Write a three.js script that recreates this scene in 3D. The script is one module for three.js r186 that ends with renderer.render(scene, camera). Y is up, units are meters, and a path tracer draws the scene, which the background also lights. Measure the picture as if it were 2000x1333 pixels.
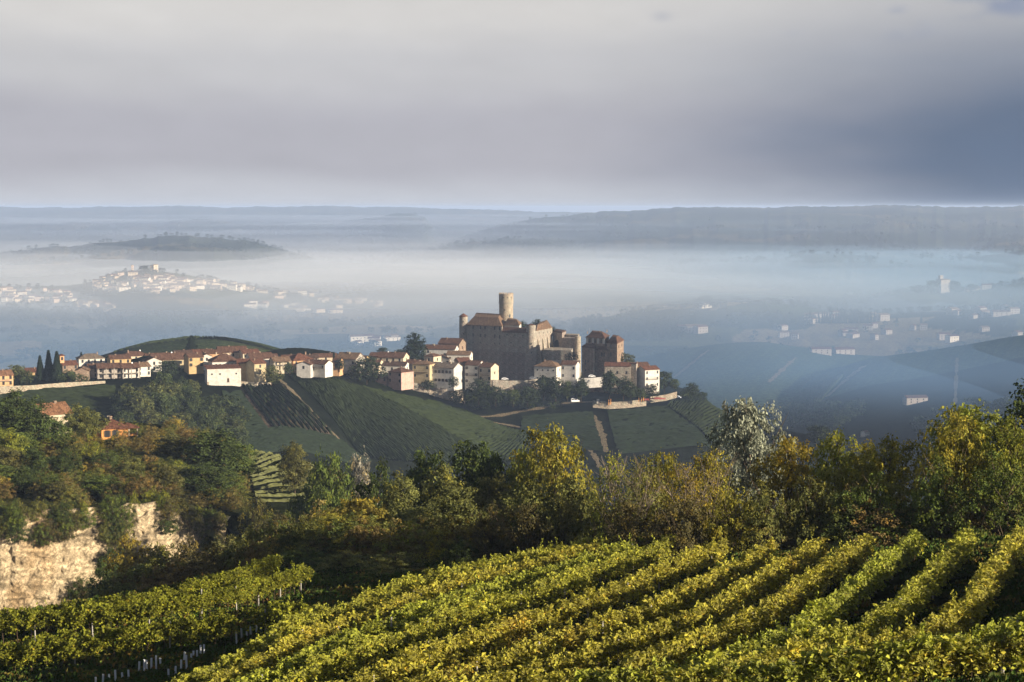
import * as THREE from 'three';
import { mergeGeometries } from 'three/addons/utils/BufferGeometryUtils.js';

// ---------- camera, sky, sun, haze, exposure ----------
const F = 3488, HORIZON = 405, CAMY = 240, PITCH = Math.atan((666.5 - HORIZON) / F);
const scene = new THREE.Scene();
const camera = new THREE.PerspectiveCamera(2 * Math.atan(666.5 / F) * 180 / Math.PI, 2000 / 1333, 0.5, 60000);
camera.position.set(0, CAMY, 0);
camera.rotation.set(-PITCH, 0, 0);
scene.add(camera);

const EXPOSURE = 2.5;
const SUN = new THREE.Vector3(0.84, 0.255, 0.42).normalize();   // from the right, low, a little behind the camera
const sun = new THREE.DirectionalLight(new THREE.Color().setRGB(1.0, 0.85, 0.65), 5.0);
sun.position.copy(SUN).multiplyScalar(3000); sun.target.position.set(0, 150, -900); sun.position.add(sun.target.position);
sun.castShadow = true; sun.shadow.radius = 1; sun.shadow.mapSize.set(4096, 4096);
Object.assign(sun.shadow.camera, { left: -1600, right: 1600, top: 700, bottom: -700, near: 10, far: 8000 });
scene.add(sun, sun.target);

const FOG = new THREE.Color().setRGB(0.52, 0.68, 1.0);
scene.fog = new THREE.FogExp2(FOG, 1 / 12500);

// ---------- small helpers ----------
function rng(seed) { let a = seed >>> 0; return () => { a = (a + 0x6d2b79f5) | 0; let t = Math.imul(a ^ (a >>> 15), 1 | a); t = (t + Math.imul(t ^ (t >>> 7), 61 | t)) ^ t; return ((t ^ (t >>> 14)) >>> 0) / 4294967296; }; }
const clamp = (x, a = 0, b = 1) => Math.min(b, Math.max(a, x));
const lerp = (a, b, t) => a + (b - a) * t;
const smooth = (a, b, x) => { const t = clamp((x - a) / (b - a)); return t * t * (3 - 2 * t); };
function hash2(x, y) { let h = Math.imul(x, 374761393) + Math.imul(y, 668265263) | 0; h = Math.imul(h ^ (h >>> 13), 1274126177); return ((h ^ (h >>> 16)) >>> 0) / 4294967296; }
function hash3(x, y, z) { return hash2(x + Math.imul(z, 7919), y - Math.imul(z, 104729)); }
function vnoise(x, y) {
  const ix = Math.floor(x), iy = Math.floor(y), fx = x - ix, fy = y - iy, u = fx * fx * (3 - 2 * fx), v = fy * fy * (3 - 2 * fy);
  return lerp(lerp(hash2(ix, iy), hash2(ix + 1, iy), u), lerp(hash2(ix, iy + 1), hash2(ix + 1, iy + 1), u), v) * 2 - 1;
}
function vnoise3(x, y, z) {
  const ix = Math.floor(x), iy = Math.floor(y), iz = Math.floor(z), fx = x - ix, fy = y - iy, fz = z - iz;
  const u = fx * fx * (3 - 2 * fx), v = fy * fy * (3 - 2 * fy), w = fz * fz * (3 - 2 * fz), h = (a, b, c) => hash3(ix + a, iy + b, iz + c);
  return lerp(lerp(lerp(h(0, 0, 0), h(1, 0, 0), u), lerp(h(0, 1, 0), h(1, 1, 0), u), v), lerp(lerp(h(0, 0, 1), h(1, 0, 1), u), lerp(h(0, 1, 1), h(1, 1, 1), u), v), w) * 2 - 1;
}
function fbm(x, y, n = 4) { let s = 0, a = 0.5; for (let i = 0; i < n; i++) { s += a * vnoise(x, y); x = x * 2.03 + 17.1; y = y * 2.03 - 9.7; a *= 0.5; } return s; }
function fbm3(x, y, z, n = 3) { let s = 0, a = 0.5; for (let i = 0; i < n; i++) { s += a * vnoise3(x, y, z); x = x * 2.03 + 7.1; y = y * 2.03 - 3.7; z = z * 2.03 + 1.3; a *= 0.5; } return s; }
const slopes = new Map();
function pl(points, x) {   // smooth monotone curve through [x, y] pairs
  const n = points.length;
  if (x <= points[0][0]) return points[0][1];
  if (x >= points[n - 1][0]) return points[n - 1][1];
  let m = slopes.get(points);
  if (!m) {
    const s = points.slice(1).map((p, i) => (p[1] - points[i][1]) / (p[0] - points[i][0]));
    m = points.map((_, i) => i === 0 ? s[0] : i === n - 1 ? s[n - 2] : s[i - 1] * s[i] <= 0 ? 0 : 2 * s[i - 1] * s[i] / (s[i - 1] + s[i])); slopes.set(points, m);
  }
  let i = 1; while (x > points[i][0]) i++;
  const [x0, y0] = points[i - 1], [x1, y1] = points[i], h = x1 - x0, t = (x - x0) / h, t2 = t * t, t3 = t2 * t;
  return (2 * t3 - 3 * t2 + 1) * y0 + (t3 - 2 * t2 + t) * h * m[i - 1] + (-2 * t3 + 3 * t2) * y1 + (t3 - t2) * h * m[i];
}
const CP = Math.cos(PITCH), SP = Math.sin(PITCH);
function P(px, py, d) {    // the point at depth d seen at that place of the photograph (2000 x 1333)
  const x = (px - 1000) / F, y = -(py - 666.5) / F, wy = y * CP - SP, wz = -y * SP - CP, s = d / -wz;
  return new THREE.Vector3(x * s, CAMY + wy * s, -d);
}
const yOf = (py, d) => P(1000, py, d).y - CAMY;   // height relative to the camera
const names = new Map();
function numbered(name) { const n = names.get(name) ?? 0; names.set(name, n + 1); return n ? `${name}_${String(n).padStart(3, '0')}` : name; }
function tag(o, label, category, group, kind) { o.name = numbered(o.name); if (label) o.userData.label = label; if (category) o.userData.category = category; if (group) o.userData.group = group; if (kind) o.userData.kind = kind; return o; }
function shadows(o) { o.castShadow = o.receiveShadow = true; return o; }
function mesh(name, geo, mat, parent) { const m = shadows(new THREE.Mesh(geo, mat)); m.name = name; if (parent) parent.add(m); return m; }
function thing(name, label, category, pos, yaw = 0, group) {
  const g = new THREE.Group(); g.name = name; tag(g, label, category, group); g.position.copy(pos); g.rotation.y = yaw; scene.add(g); return g;
}
function struct(name, geo, mat) { const m = mesh(name, geo, mat, scene); m.name = numbered(name); m.userData.kind = 'structure'; return m; }

// ---------- sky: an overcast evening sky, computed ----------
{
  const W = 2880, H = W / 2, data = new Float32Array(W * H * 4);
  const lin = (c) => Math.pow(c / 255, 2.2), C = (r, g, b) => [lin(r), lin(g), lin(b)];
  const stops = [[0, C(199, 201, 208)], [0.35, C(196, 198, 205)], [1.3, C(181, 181, 189)], [2.6, C(181, 181, 189)], [4.5, C(198, 198, 201)], [6.3, C(213, 211, 209)], [8.5, C(192, 190, 191)], [14, C(150, 152, 162)], [30, C(138, 147, 165)], [90, C(122, 136, 160)]];
  const dark = C(90, 108, 134), wispC = C(142, 152, 174), height = [[0, 0.95], [1.2, 1], [2.6, 0.95], [4.4, 0.68], [6.2, 0.38], [9, 0.16], [14, 0]];
  for (let r = 0; r < H; r++) {
    const el = ((r + 0.5) / H - 0.5) * 180;
    for (let c = 0; c < W; c++) {
      const i = (r * W + c) * 4, rd = ((c + 0.5) / W - 0.5) * 360, az = ((rd + 90 + 540) % 360) - 180;   // 0 straight ahead, + to the right
      const e = Math.max(0, el);
      const n1 = fbm(Math.cos(az * Math.PI / 180) * 9 + 40, Math.sin(az * Math.PI / 180) * 9 + e * 0.5, 4), n2 = e < 40 ? fbm(az * 0.22 + 3, e * 0.9 + 11, 4) : 0;
      const ee = Math.max(0, e + n1 * 0.5 + n2 * 0.22);
      let k = 1; while (k < stops.length - 1 && ee > stops[k][0]) k++;
      const t = smooth(stops[k - 1][0], stops[k][0], ee), col = [0, 1, 2].map((j) => lerp(stops[k - 1][1][j], stops[k][1][j], t));
      // darker blue-grey cloud thickening to the right of the view and on round that way
      const bank = smooth(0, 17.5, az + n2 * 2.2 + n1) * (1 - smooth(60, 120, az)) * pl(height, e);
      const wisp = smooth(0.02, 0.42, fbm(az * 0.30 + 5.2, e * 1.5 + 2, 5) + 0.6 * smooth(9, 14, az) * smooth(5.0, 6.4, e + 0.05 * (az - 12)) * (1 - smooth(90, 140, az)) - 0.26) * smooth(4.4, 5.6, e) * (1 - smooth(9, 14, e)) * smooth(7, 12, az) * (1 - smooth(60, 110, az));
      const small = 0.5 * Math.exp(-(((az - 4.75) / 0.3) ** 2) - (((e - 6.0) / 0.12) ** 2)), mottle = e < 40 ? 1 + 0.05 * n2 + 0.03 * fbm(az * 0.9, e * 2.6 + 4, 3) : 1;
      for (let j = 0; j < 3; j++) data[i + j] = lerp(lerp(col[j], dark[j], clamp(bank)), wispC[j], clamp(wisp * 0.9 + small * 0.7)) * mottle / EXPOSURE;
      if (el < 0) { const hz = C(163, 174, 194); for (let j = 0; j < 3; j++) data[i + j] = hz[j] / EXPOSURE; }
      data[i + 3] = 1;
    }
  }
  const t = new THREE.DataTexture(data, W, H, THREE.RGBAFormat, THREE.FloatType);
  t.mapping = THREE.EquirectangularReflectionMapping; t.magFilter = THREE.LinearFilter; t.needsUpdate = true;
  scene.background = t; scene.environment = t;
}

// ---------- textures ----------
function noiseTexture(size, seed, f) {   // grey byte texture that tiles; f gets periodic noise
  const d = new Uint8Array(size * size * 4), per = (x, y, n, s) => {
    const ix = Math.floor(x), iy = Math.floor(y), fx = x - ix, fy = y - iy, u = fx * fx * (3 - 2 * fx), v = fy * fy * (3 - 2 * fy), m = (a) => ((a % n) + n) % n;
    return lerp(lerp(hash3(m(ix), m(iy), s), hash3(m(ix + 1), m(iy), s), u), lerp(hash3(m(ix), m(iy + 1), s), hash3(m(ix + 1), m(iy + 1), s), u), v);
  };
  for (let y = 0; y < size; y++) for (let x = 0; x < size; x++) {
    const c = f((n, s = 0) => per(x / size * n, y / size * n, n, seed + s), x / size, y / size), i = (y * size + x) * 4;
    for (let k = 0; k < 3; k++) d[i + k] = clamp(c[k]) * 255; d[i + 3] = 255;
  }
  const t = new THREE.DataTexture(d, size, size); t.wrapS = t.wrapT = THREE.RepeatWrapping; t.magFilter = THREE.LinearFilter; t.generateMipmaps = true; t.colorSpace = THREE.SRGBColorSpace; t.needsUpdate = true; return t;
}
const groundTex = noiseTexture(512, 11, (p) => { const v = 0.60 + 0.24 * (p(16) - 0.5) + 0.3 * (p(64, 1) - 0.5) + 0.36 * (p(256, 2) - 0.5); return [v * 1.02, v, v * 0.95]; });
const plasterTex = noiseTexture(256, 21, (p) => { const v = 0.9 + 0.1 * (p(6) - 0.5) + 0.12 * (p(24, 1) - 0.5) + 0.1 * (p(100, 2) - 0.5) - 0.05 * smooth(0.62, 0.85, p(3, 3)); return [v, v * 0.985, v * 0.96]; });
const stoneTex = noiseTexture(256, 31, (p, u, v) => {
  const row = Math.floor(v * 32), q = Math.floor(u * 20 + (row % 2) * 0.5), j = hash3(q % 20, row, 5), g = 0.78 + 0.3 * (j - 0.5) + 0.22 * (p(8) - 0.5) + 0.22 * (p(64, 1) - 0.5);
  return [g * (1 + 0.08 * (p(4, 3) - 0.5)), g * 0.97, g * 0.92];
});
const tileTex = noiseTexture(256, 41, (p, u, v) => { const g = 0.76 + 0.3 * (hash3(Math.floor(u * 40), Math.floor(v * 20), 3) - 0.5) + 0.2 * (p(8) - 0.5) - 0.18 * (0.5 + 0.5 * Math.cos(u * 40 * 2 * Math.PI)); return [g, g * 0.97, g * 0.93]; });
function std(r, g, b, o = {}) { const m = new THREE.MeshPhysicalMaterial({ roughness: 0.92, metalness: 0, side: THREE.DoubleSide, specularIntensity: (o.roughness ?? 0.92) > 0.9 ? 0.06 : 1, ...o }); m.color.setRGB(r, g, b); return m; }
// ---------- the terrain: one sheet from the camera's hill to the farthest ridge ----------
// each ridge: depth, skyline as [px, py], slopes in front and behind, roughness
const RIDGES = [
  { d: 1340, f: 0.20, b: 0.3, n: 0.5, sky: [[-300, 790], [100, 740], [150, 712], [200, 693], [300, 670], [395, 660], [480, 669], [560, 690], [650, 718], [750, 770], [900, 860]] },
  { d: 1900, f: 0.105, b: 0.12, n: 0.6, sky: [[900, 900], [1050, 780], [1150, 728], [1250, 702], [1330, 685], [1400, 674], [1480, 670], [1560, 678], [1650, 692], [1750, 699], [1900, 712], [2300, 760]] },
  { d: 1640, f: 0.07, b: 0.14, n: 0.6, sky: [[1250, 960], [1400, 850], [1520, 785], [1620, 735], [1700, 711], [1800, 696], [1900, 679], [2000, 661], [2200, 632], [2500, 620]] },
  { d: 3200, f: 0.075, b: 0.1, n: 3, sky: [[800, 720], [950, 668], [1100, 640], [1180, 624], [1250, 610], [1320, 602], [1400, 594], [1480, 592], [1560, 599], [1640, 614], [1720, 630], [1850, 650], [2300, 690]] },
  { d: 2950, f: 0.04, b: 0.06, n: 3, sky: [[1300, 700], [1500, 640], [1600, 625], [1750, 622], [1900, 612], [2000, 606], [2300, 600]] },
  { d: 4100, f: 0.06, b: 0.1, n: 4, sky: [[1350, 680], [1550, 622], [1650, 601], [1750, 578], [1810, 568], [1840, 570], [1900, 567], [2000, 549], [2200, 525], [2500, 520]] },
  { d: 4200, f: 0.045, b: 0.09, n: 3, sky: [[-600, 590], [-200, 580], [0, 562], [120, 562], [200, 548], [250, 534], [290, 531], [340, 535], [400, 546], [460, 555], [560, 572], [680, 585], [800, 603], [900, 628], [1050, 670], [1200, 720]] },
  { d: 3350, f: 0.05, b: 0.03, n: 3, sky: [[-600, 640], [0, 612], [150, 618], [300, 628], [500, 630], [700, 648], [850, 680], [1000, 720]] },
  { d: 7200, f: 0.05, b: 0.1, n: 9, sky: [[-800, 520], [-200, 500], [0, 492], [160, 479], [260, 468], [330, 460], [420, 465], [480, 471], [560, 490], [640, 512], [800, 560], [1000, 600]] },
  { d: 8600, f: 0.05, b: 0.1, n: 9, sky: [[500, 560], [700, 510], [850, 483], [930, 472], [1000, 468], [1120, 472], [1160, 482], [1300, 492], [1500, 488], [1620, 474], [1800, 463], [2000, 455], [2400, 450]] },
  { d: 6200, f: 0.05, b: 0.1, n: 9, sky: [[1000, 560], [1300, 520], [1500, 508], [1600, 497], [1700, 500], [1850, 505], [2000, 490], [2400, 480]] },
  { d: 12500, f: 0.06, b: 0.1, n: 13, sky: [[-800, 440], [0, 433], [100, 437], [200, 434], [300, 438], [350, 431], [480, 436], [600, 432], [650, 436], [720, 424], [790, 418], [830, 425], [850, 446], [930, 452], [975, 438], [1010, 430], [1080, 429], [1130, 437], [1200, 441], [1300, 447], [1500, 441], [1600, 446], [1750, 446], [1900, 437], [2000, 436], [2800, 440]] },
  { d: 10800, f: 0.06, b: 0.1, n: 11, sky: [[850, 480], [960, 446], [1050, 428], [1200, 413], [1350, 405], [1480, 406], [1600, 403], [1750, 402], [1880, 404], [2000, 401.5], [2300, 403]] },
  { d: 16500, f: 0.06, b: 0.1, n: 12, sky: [[-1200, 405], [0, 406], [180, 404], [340, 402.5], [430, 405.5], [560, 403], [700, 404], [860, 407], [1000, 411], [1150, 416], [1300, 425], [1450, 433], [1600, 430], [1750, 436], [2000, 434], [3000, 435]] },
];
for (const r of RIDGES) r.y = r.sky.map(([px, py]) => [px, yOf(py, r.d)]);

// the village and castle hill: its front edge
const EDGE = [[-400, 778, 850], [0, 764, 880], [200, 752, 900], [300, 750, 920], [420, 758, 950], [480, 748, 970], [560, 731, 1000], [640, 730, 1030], [700, 744, 1050], [800, 757, 1070], [860, 770, 1078], [910, 786, 1082], [1000, 798, 1088], [1100, 797, 1092], [1200, 792, 1098], [1320, 780, 1108], [1370, 783, 1106], [1400, 800, 1100], [1480, 830, 1090], [1600, 852, 1070], [1700, 905, 1060], [1850, 990, 1050]];
const edgeD = EDGE.map(([p, , d]) => [p, d]), edgeY = EDGE.map(([p, y, d]) => [p, yOf(y, d)]);
const BACKRISE = [[-400, 0], [200, 0.01], [300, 0.06], [560, 0.06], [700, 0.03], [820, 0.07], [900, 0.12], [1000, 0.125], [1150, 0.11], [1250, 0.04], [1350, -0.05], [1450, -0.2]];
function hillH(px, d) {
  const de = pl(edgeD, px), ye = pl(edgeY, px);
  if (d <= de) { const s = de - d, k = px < 520 ? 0.20 : lerp(0.20, 0.27, smooth(520, 700, px)); return ye - k * s - 0.00025 * s * s * 0.3; }
  const rise = pl(BACKRISE, px), s = d - de, L = 105;
  return s < L ? ye + rise * s : ye + rise * L - 0.22 * (s - L) - 0.0012 * Math.min(s - L, 200) ** 2 * 0.3;
}
// the hill on the left with the cliff
const leftFront = [[-500, 332], [0, 333], [120, 338], [230, 345], [300, 348], [400, 356], [500, 362], [600, 372], [700, 400]];
const leftTop = [[-500, -55], [0, -56.5], [230, -57.5], [300, -57], [380, -61], [470, -62.5], [600, -64], [680, -70], [760, -84], [900, -120], [1000, -150]];
function leftH(px, d) {
  const f = pl(leftFront, px), t = pl(leftTop, px);
  if (d < f) { const s = f - d, c = px < 440 ? 1.7 : lerp(1.7, 0.5, smooth(440, 620, px)); return t - Math.min(s, 15) * c - Math.max(0, s - 15) * 0.22; }
  const back = pl([[-500, 500], [250, 490], [470, 470], [600, 450], [760, 440]], px);
  return d < back ? t - (d - f) * 0.012 : t - (back - f) * 0.012 - (d - back) * 0.35;
}
// the camera's own hill with the vineyard
const FIELD_EDGE = [[60, -14], [71, -14], [78, -12], [92, -11], [106, -6], [122, 6], [160, 20]];
const FIELD_END = [[-90, 104], [-60, 118], [-39, 129], [-27, 142], [-18, 160], [-8, 140], [6, 126], [20, 109], [40, 107]];
function nearH(x, d) {
  let y = d < 62 ? lerp(-3, -11.8 - 0.106 * 62, Math.max(0, d - 3) / 59) : -11.8 - 0.106 * d;
  y += 0.1 * clamp(x, -60, 45);
  const line = pl(FIELD_EDGE, d), s = clamp(line - x, 0, 400);            // the left edge of the upper field
  y -= 0.8 * smooth(0, 20, s) * smooth(60, 80, d);
  const q = Math.max(0, d - pl(FIELD_END, x)); const w = smooth(-22, -4, x); y -= q * lerp(0.125, 0.1, w) + 0.0006 * q * q * w + (1 - w) * 0.0012 * Math.max(0, q - 190) ** 2;
  return y;
}
function H(x, z) {   // height above the world's zero
  const d = -z, dd = Math.max(d, 4), px = clamp(1000 + F * clamp(x / dd, -1.2, 1.2), -2500, 4500);
  let y = -178 - clamp((d - 1340) * 0.019, 0, 38) + 6 * fbm(x * 0.004, z * 0.004, 3) * smooth(1200, 2500, d);
  if (d > 560) y = Math.max(y, hillH(px, d) + 0.8 * fbm(x * 0.03, z * 0.03, 3));
  if (d > 200 && d < 1000) y = Math.max(y, leftH(px, d) + (d > 300 ? 1 : 0.4) * 1.4 * fbm(x * 0.06, z * 0.06, 3));
  if (d < 900) y = Math.max(y, nearH(x, d) + 0.15 * fbm(x * 0.2, z * 0.2, 2));
  if (d > 900) for (const r of RIDGES) {
    if (d < r.d * 0.4 && r.d > 2500) continue;
    const c = pl(r.y, px), nz = r.n * fbm(px * 0.02 + r.d, d * 0.002, 4) + (r.d > 8000 ? r.n * (r.d === 10800 || r.d === 16500 ? 0.7 : 2.2) * fbm(px * 0.0075 + r.d * 0.37, 1.7, 3) : 0) + (r.d > 6000 ? r.n * 0.6 * fbm(px * 0.11, r.d * 0.1, 3) : 0), dc = r.d * (1 + 0.03 * fbm(px * 0.004, r.d, 2)), s = d - dc;
    const w = r.d * 0.05, q = s < 0 ? -r.f * (Math.sqrt(s * s + w * w) - w) : -r.b * (Math.sqrt(s * s + w * w) - w);
    const v = c + q + nz + (s < 0 && r.d > 2500 ? fbm(x * 0.0021, z * 0.0021, 3) * Math.min(22, -s * 0.03) : 0);
    if (v > y) y = v;
  }
  return y + CAMY;
}
const G = (px, d) => { const x = (px - 1000) / F * d * 1.0; return new THREE.Vector3(x, H(x, -d), -d); };
function hit(px, py, d0 = 600, d1 = 1500, lift = 0) {   // where the sight line through that place meets the ground
  let d = d0;
  const step = Math.max(0.25, (d1 - d0) / 600);
  for (; d < d1; d += step) { const p = P(px, py, d); if (H(p.x, p.z) + lift > p.y) break; }
  let a = d - step, b = d;
  for (let i = 0; i < 12; i++) { const m = (a + b) / 2, p = P(px, py, m); if (H(p.x, p.z) + lift > p.y) b = m; else a = m; }
  const p = P(px, py, b); p.y = H(p.x, p.z); return p;
}
function inPoly(px, py, poly) { let c = false; for (let i = 0, j = poly.length - 1; i < poly.length; j = i++) { const [xi, yi] = poly[i], [xj, yj] = poly[j]; if ((yi > py) !== (yj > py) && px < (xj - xi) * (py - yi) / (yj - yi) + xi) c = !c; } return c; }

function projected(x, y, z) { const dy = y - CAMY, f = -z * CP - dy * SP; return [1000 + F * x / f, 666.5 - F * (dy * CP - z * SP) / f]; }   // where the photograph shows that point
function groundColour(x, y, z) {
  const d = -z, px = 1000 + F * x / Math.max(d, 4), n = fbm(x * 0.05, z * 0.05, 3);
  if (d < 170) return [0.026 + 0.014 * n, 0.030 + 0.014 * n, 0.010];                       // grass and soil under the vines
  if (d > 345 && d < 490 && px > 462 && px < 665) return [0.024 + 0.010 * n, 0.030 + 0.010 * n, 0.012];
  if (d < 560) return [0.040 + 0.025 * n, 0.045 + 0.02 * n, 0.018];                      // rough bank
  if (d < 1500) {                                                                       // vineyard slopes of the village hill
    if (px > 240 && px < 640 && d > 1160) return [0.050 + 0.02 * n, 0.070 + 0.02 * n, 0.028];
    if (px > 420 && px < 680 && d < 990) { const p = projected(x, y, z); if (inPoly(p[0], p[1], [[466, 750], [552, 754], [660, 856], [530, 850]])) return [0.085 + 0.03 * n, 0.068 + 0.025 * n, 0.048]; }
    return [0.010 + 0.004 * n, 0.014 + 0.004 * n, 0.009];  // near-black: cloud shade over the hill is put into the ground colour
  }
  if (d < 2150 && px > 1050) { const s = 0.012 * vnoise(x * 0.35 + z * 0.12, z * 0.02); return [0.050 + 0.010 * n + s, 0.080 + 0.014 * n + s, 0.056]; }
  // fields of the valley: patches of meadow, stubble, vines and wood
  const cs = 170, gx = x / cs + 0.35 * fbm(x * 0.006, z * 0.006, 2), gz = z / (cs * 1.6) + 0.35 * fbm(x * 0.006 + 9, z * 0.006, 2);
  let best = 9, id = 0;
  for (let a = -1; a <= 1; a++) for (let b = -1; b <= 1; b++) { const ix = Math.floor(gx) + a, iz = Math.floor(gz) + b, q = (ix + hash2(ix, iz) - gx) ** 2 + (iz + hash2(iz, ix + 71) - gz) ** 2; if (q < best) { best = q; id = hash2(ix * 3 + 1, iz * 5 + 2); } }
  const pal = [[0.05, 0.075, 0.03], [0.045, 0.06, 0.028], [0.03, 0.045, 0.022], [0.10, 0.115, 0.05], [0.26, 0.21, 0.12], [0.028, 0.04, 0.02], [0.16, 0.15, 0.08]][Math.floor(id * 7)];
  const wood = d > 5000 ? Math.max(smooth(5000, 8000, d) * 0.8, smooth(-0.1, 0.25, fbm(x * 0.0012, z * 0.0012, 3))) : 0, m = [0.026, 0.042, 0.030];
  return pal.map((v, i) => lerp(v, m[i], wood * 0.8) * (1 + 0.25 * n));
}
{
  const cols = [], rows = [];
  for (let px = -300; px <= 2300; px += 5) cols.push(px);
  for (let k = 1; k <= 26; k++) { cols.unshift(-300 - 30 * k - 6 * k * k); cols.push(2300 + 30 * k + 6 * k * k); }
  for (let d = 3; d < 45; d *= 1.12) rows.push(d);
  for (let d = 46; d < 180; d += 1.5) rows.push(d);
  for (let d = 180; d < 320; d += 4) rows.push(d);
  for (let d = 320; d < 380; d += 1) rows.push(d);
  for (let d = 382; d < 700; d += 6) rows.push(d);
  for (let d = 700; d < 1400; d += 5) rows.push(d);
  for (let d = 1400; d < 2200; d += 9) rows.push(d);
  for (let d = 2200; d < 29000; d *= 1.0105) rows.push(d);
  const nc = cols.length, nr = rows.length, pos = new Float32Array(nc * nr * 3), colr = new Float32Array(nc * nr * 3), uv = new Float32Array(nc * nr * 2), idx = [];
  for (let r = 0; r < nr; r++) for (let c = 0; c < nc; c++) {
    const d = rows[r], x = (cols[c] - 1000) / F * d, i = r * nc + c, y = H(x, -d);
    pos.set([x, y, -d], i * 3); colr.set(groundColour(x, y, -d), i * 3); uv.set([x / 40, d / 40], i * 2);
    if (r && c) { const a = i - nc - 1, b = i - nc, e = i - 1; idx.push(a, b, i, a, i, e); }
  }
  const g = new THREE.BufferGeometry();
  g.setAttribute('position', new THREE.BufferAttribute(pos, 3)); g.setAttribute('color', new THREE.BufferAttribute(colr, 3)); g.setAttribute('uv', new THREE.BufferAttribute(uv, 2));
  g.setIndex(idx); g.computeVertexNormals();
  struct('terrain', g, std(1.7, 1.7, 1.7, { vertexColors: true, map: groundTex, roughness: 1, specularIntensity: 0 }));
  // the slope on behind the camera
  const b = new THREE.PlaneGeometry(900, 300, 24, 12); b.rotateX(-Math.PI / 2); b.translate(0, 0, 150.5);
  const bp = b.attributes.position; for (let i = 0; i < bp.count; i++) bp.setY(i, CAMY - 6 + 0.1 * clamp(bp.getX(i), -60, 45) - 0.03 * (bp.getZ(i) - 0.5) + 0.5 * fbm(bp.getX(i) * 0.05, bp.getZ(i) * 0.05, 3));
  b.computeVertexNormals();
  struct('slope', b, std(0.05, 0.06, 0.02, { roughness: 1 }));
}

// valley mist, and distance haze put in as thin tinted layers with ragged edges
{
  const make = (r, g, b, o) => std(r, g, b, { vertexColors: true, transparent: true, opacity: o, roughness: 1, depthWrite: false });
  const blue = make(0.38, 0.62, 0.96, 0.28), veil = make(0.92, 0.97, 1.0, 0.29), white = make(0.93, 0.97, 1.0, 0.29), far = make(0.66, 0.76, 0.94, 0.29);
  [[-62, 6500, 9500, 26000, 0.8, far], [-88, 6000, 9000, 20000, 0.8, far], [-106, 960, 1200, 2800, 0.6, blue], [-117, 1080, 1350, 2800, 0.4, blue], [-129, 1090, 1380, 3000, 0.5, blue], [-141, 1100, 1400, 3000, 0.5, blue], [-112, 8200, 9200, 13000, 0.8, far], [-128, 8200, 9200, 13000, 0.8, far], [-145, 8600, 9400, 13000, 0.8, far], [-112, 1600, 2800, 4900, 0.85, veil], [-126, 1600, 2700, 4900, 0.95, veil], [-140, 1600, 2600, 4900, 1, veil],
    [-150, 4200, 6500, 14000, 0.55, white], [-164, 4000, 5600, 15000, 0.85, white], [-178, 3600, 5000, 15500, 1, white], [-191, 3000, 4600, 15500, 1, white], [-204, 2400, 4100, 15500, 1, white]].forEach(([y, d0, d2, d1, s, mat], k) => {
    const nc = 140, nr = 90, pos = [], col = [], idx = [];
    for (let j = 0; j <= nr; j++) for (let i = 0; i <= nc; i++) {
      const d = d0 * 0.85 * Math.pow(d1 * 1.15 / (d0 * 0.85), j / nr), px = lerp(-900, 2900, i / nc), x = (px - 1000) / F * d;
      const n = fbm(x * 0.0008 + k * 1.7, d * 0.00055 + k * 0.6, 4), e = 0.12 * n;
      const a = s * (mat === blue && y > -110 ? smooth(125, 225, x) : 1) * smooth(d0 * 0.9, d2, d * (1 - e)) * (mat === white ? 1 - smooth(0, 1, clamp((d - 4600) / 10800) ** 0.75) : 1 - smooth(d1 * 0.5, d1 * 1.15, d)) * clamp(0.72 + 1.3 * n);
      pos.push(x, CAMY + y + 13 * n * smooth(2500, 5000, d), -d); const eastShade = smooth(-200, 1200, x); col.push(1 - 0.5 * eastShade, 1 - 0.27 * eastShade, 1 - 0.08 * eastShade, a);  // cloud shade at right painted into the sheets: darker and bluer eastward
      if (i && j) { const q = j * (nc + 1) + i; idx.push(q - nc - 2, q - nc - 1, q, q - nc - 2, q, q - 1); }
    }
    const g = new THREE.BufferGeometry(); g.setAttribute('position', new THREE.Float32BufferAttribute(pos, 3)); g.setAttribute('color', new THREE.Float32BufferAttribute(col, 4)); g.setIndex(idx); g.computeVertexNormals();
    const m = new THREE.Mesh(g, mat); m.receiveShadow = true; m.name = numbered('mist'); m.userData.kind = 'stuff'; scene.add(m);
  });
}
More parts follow.
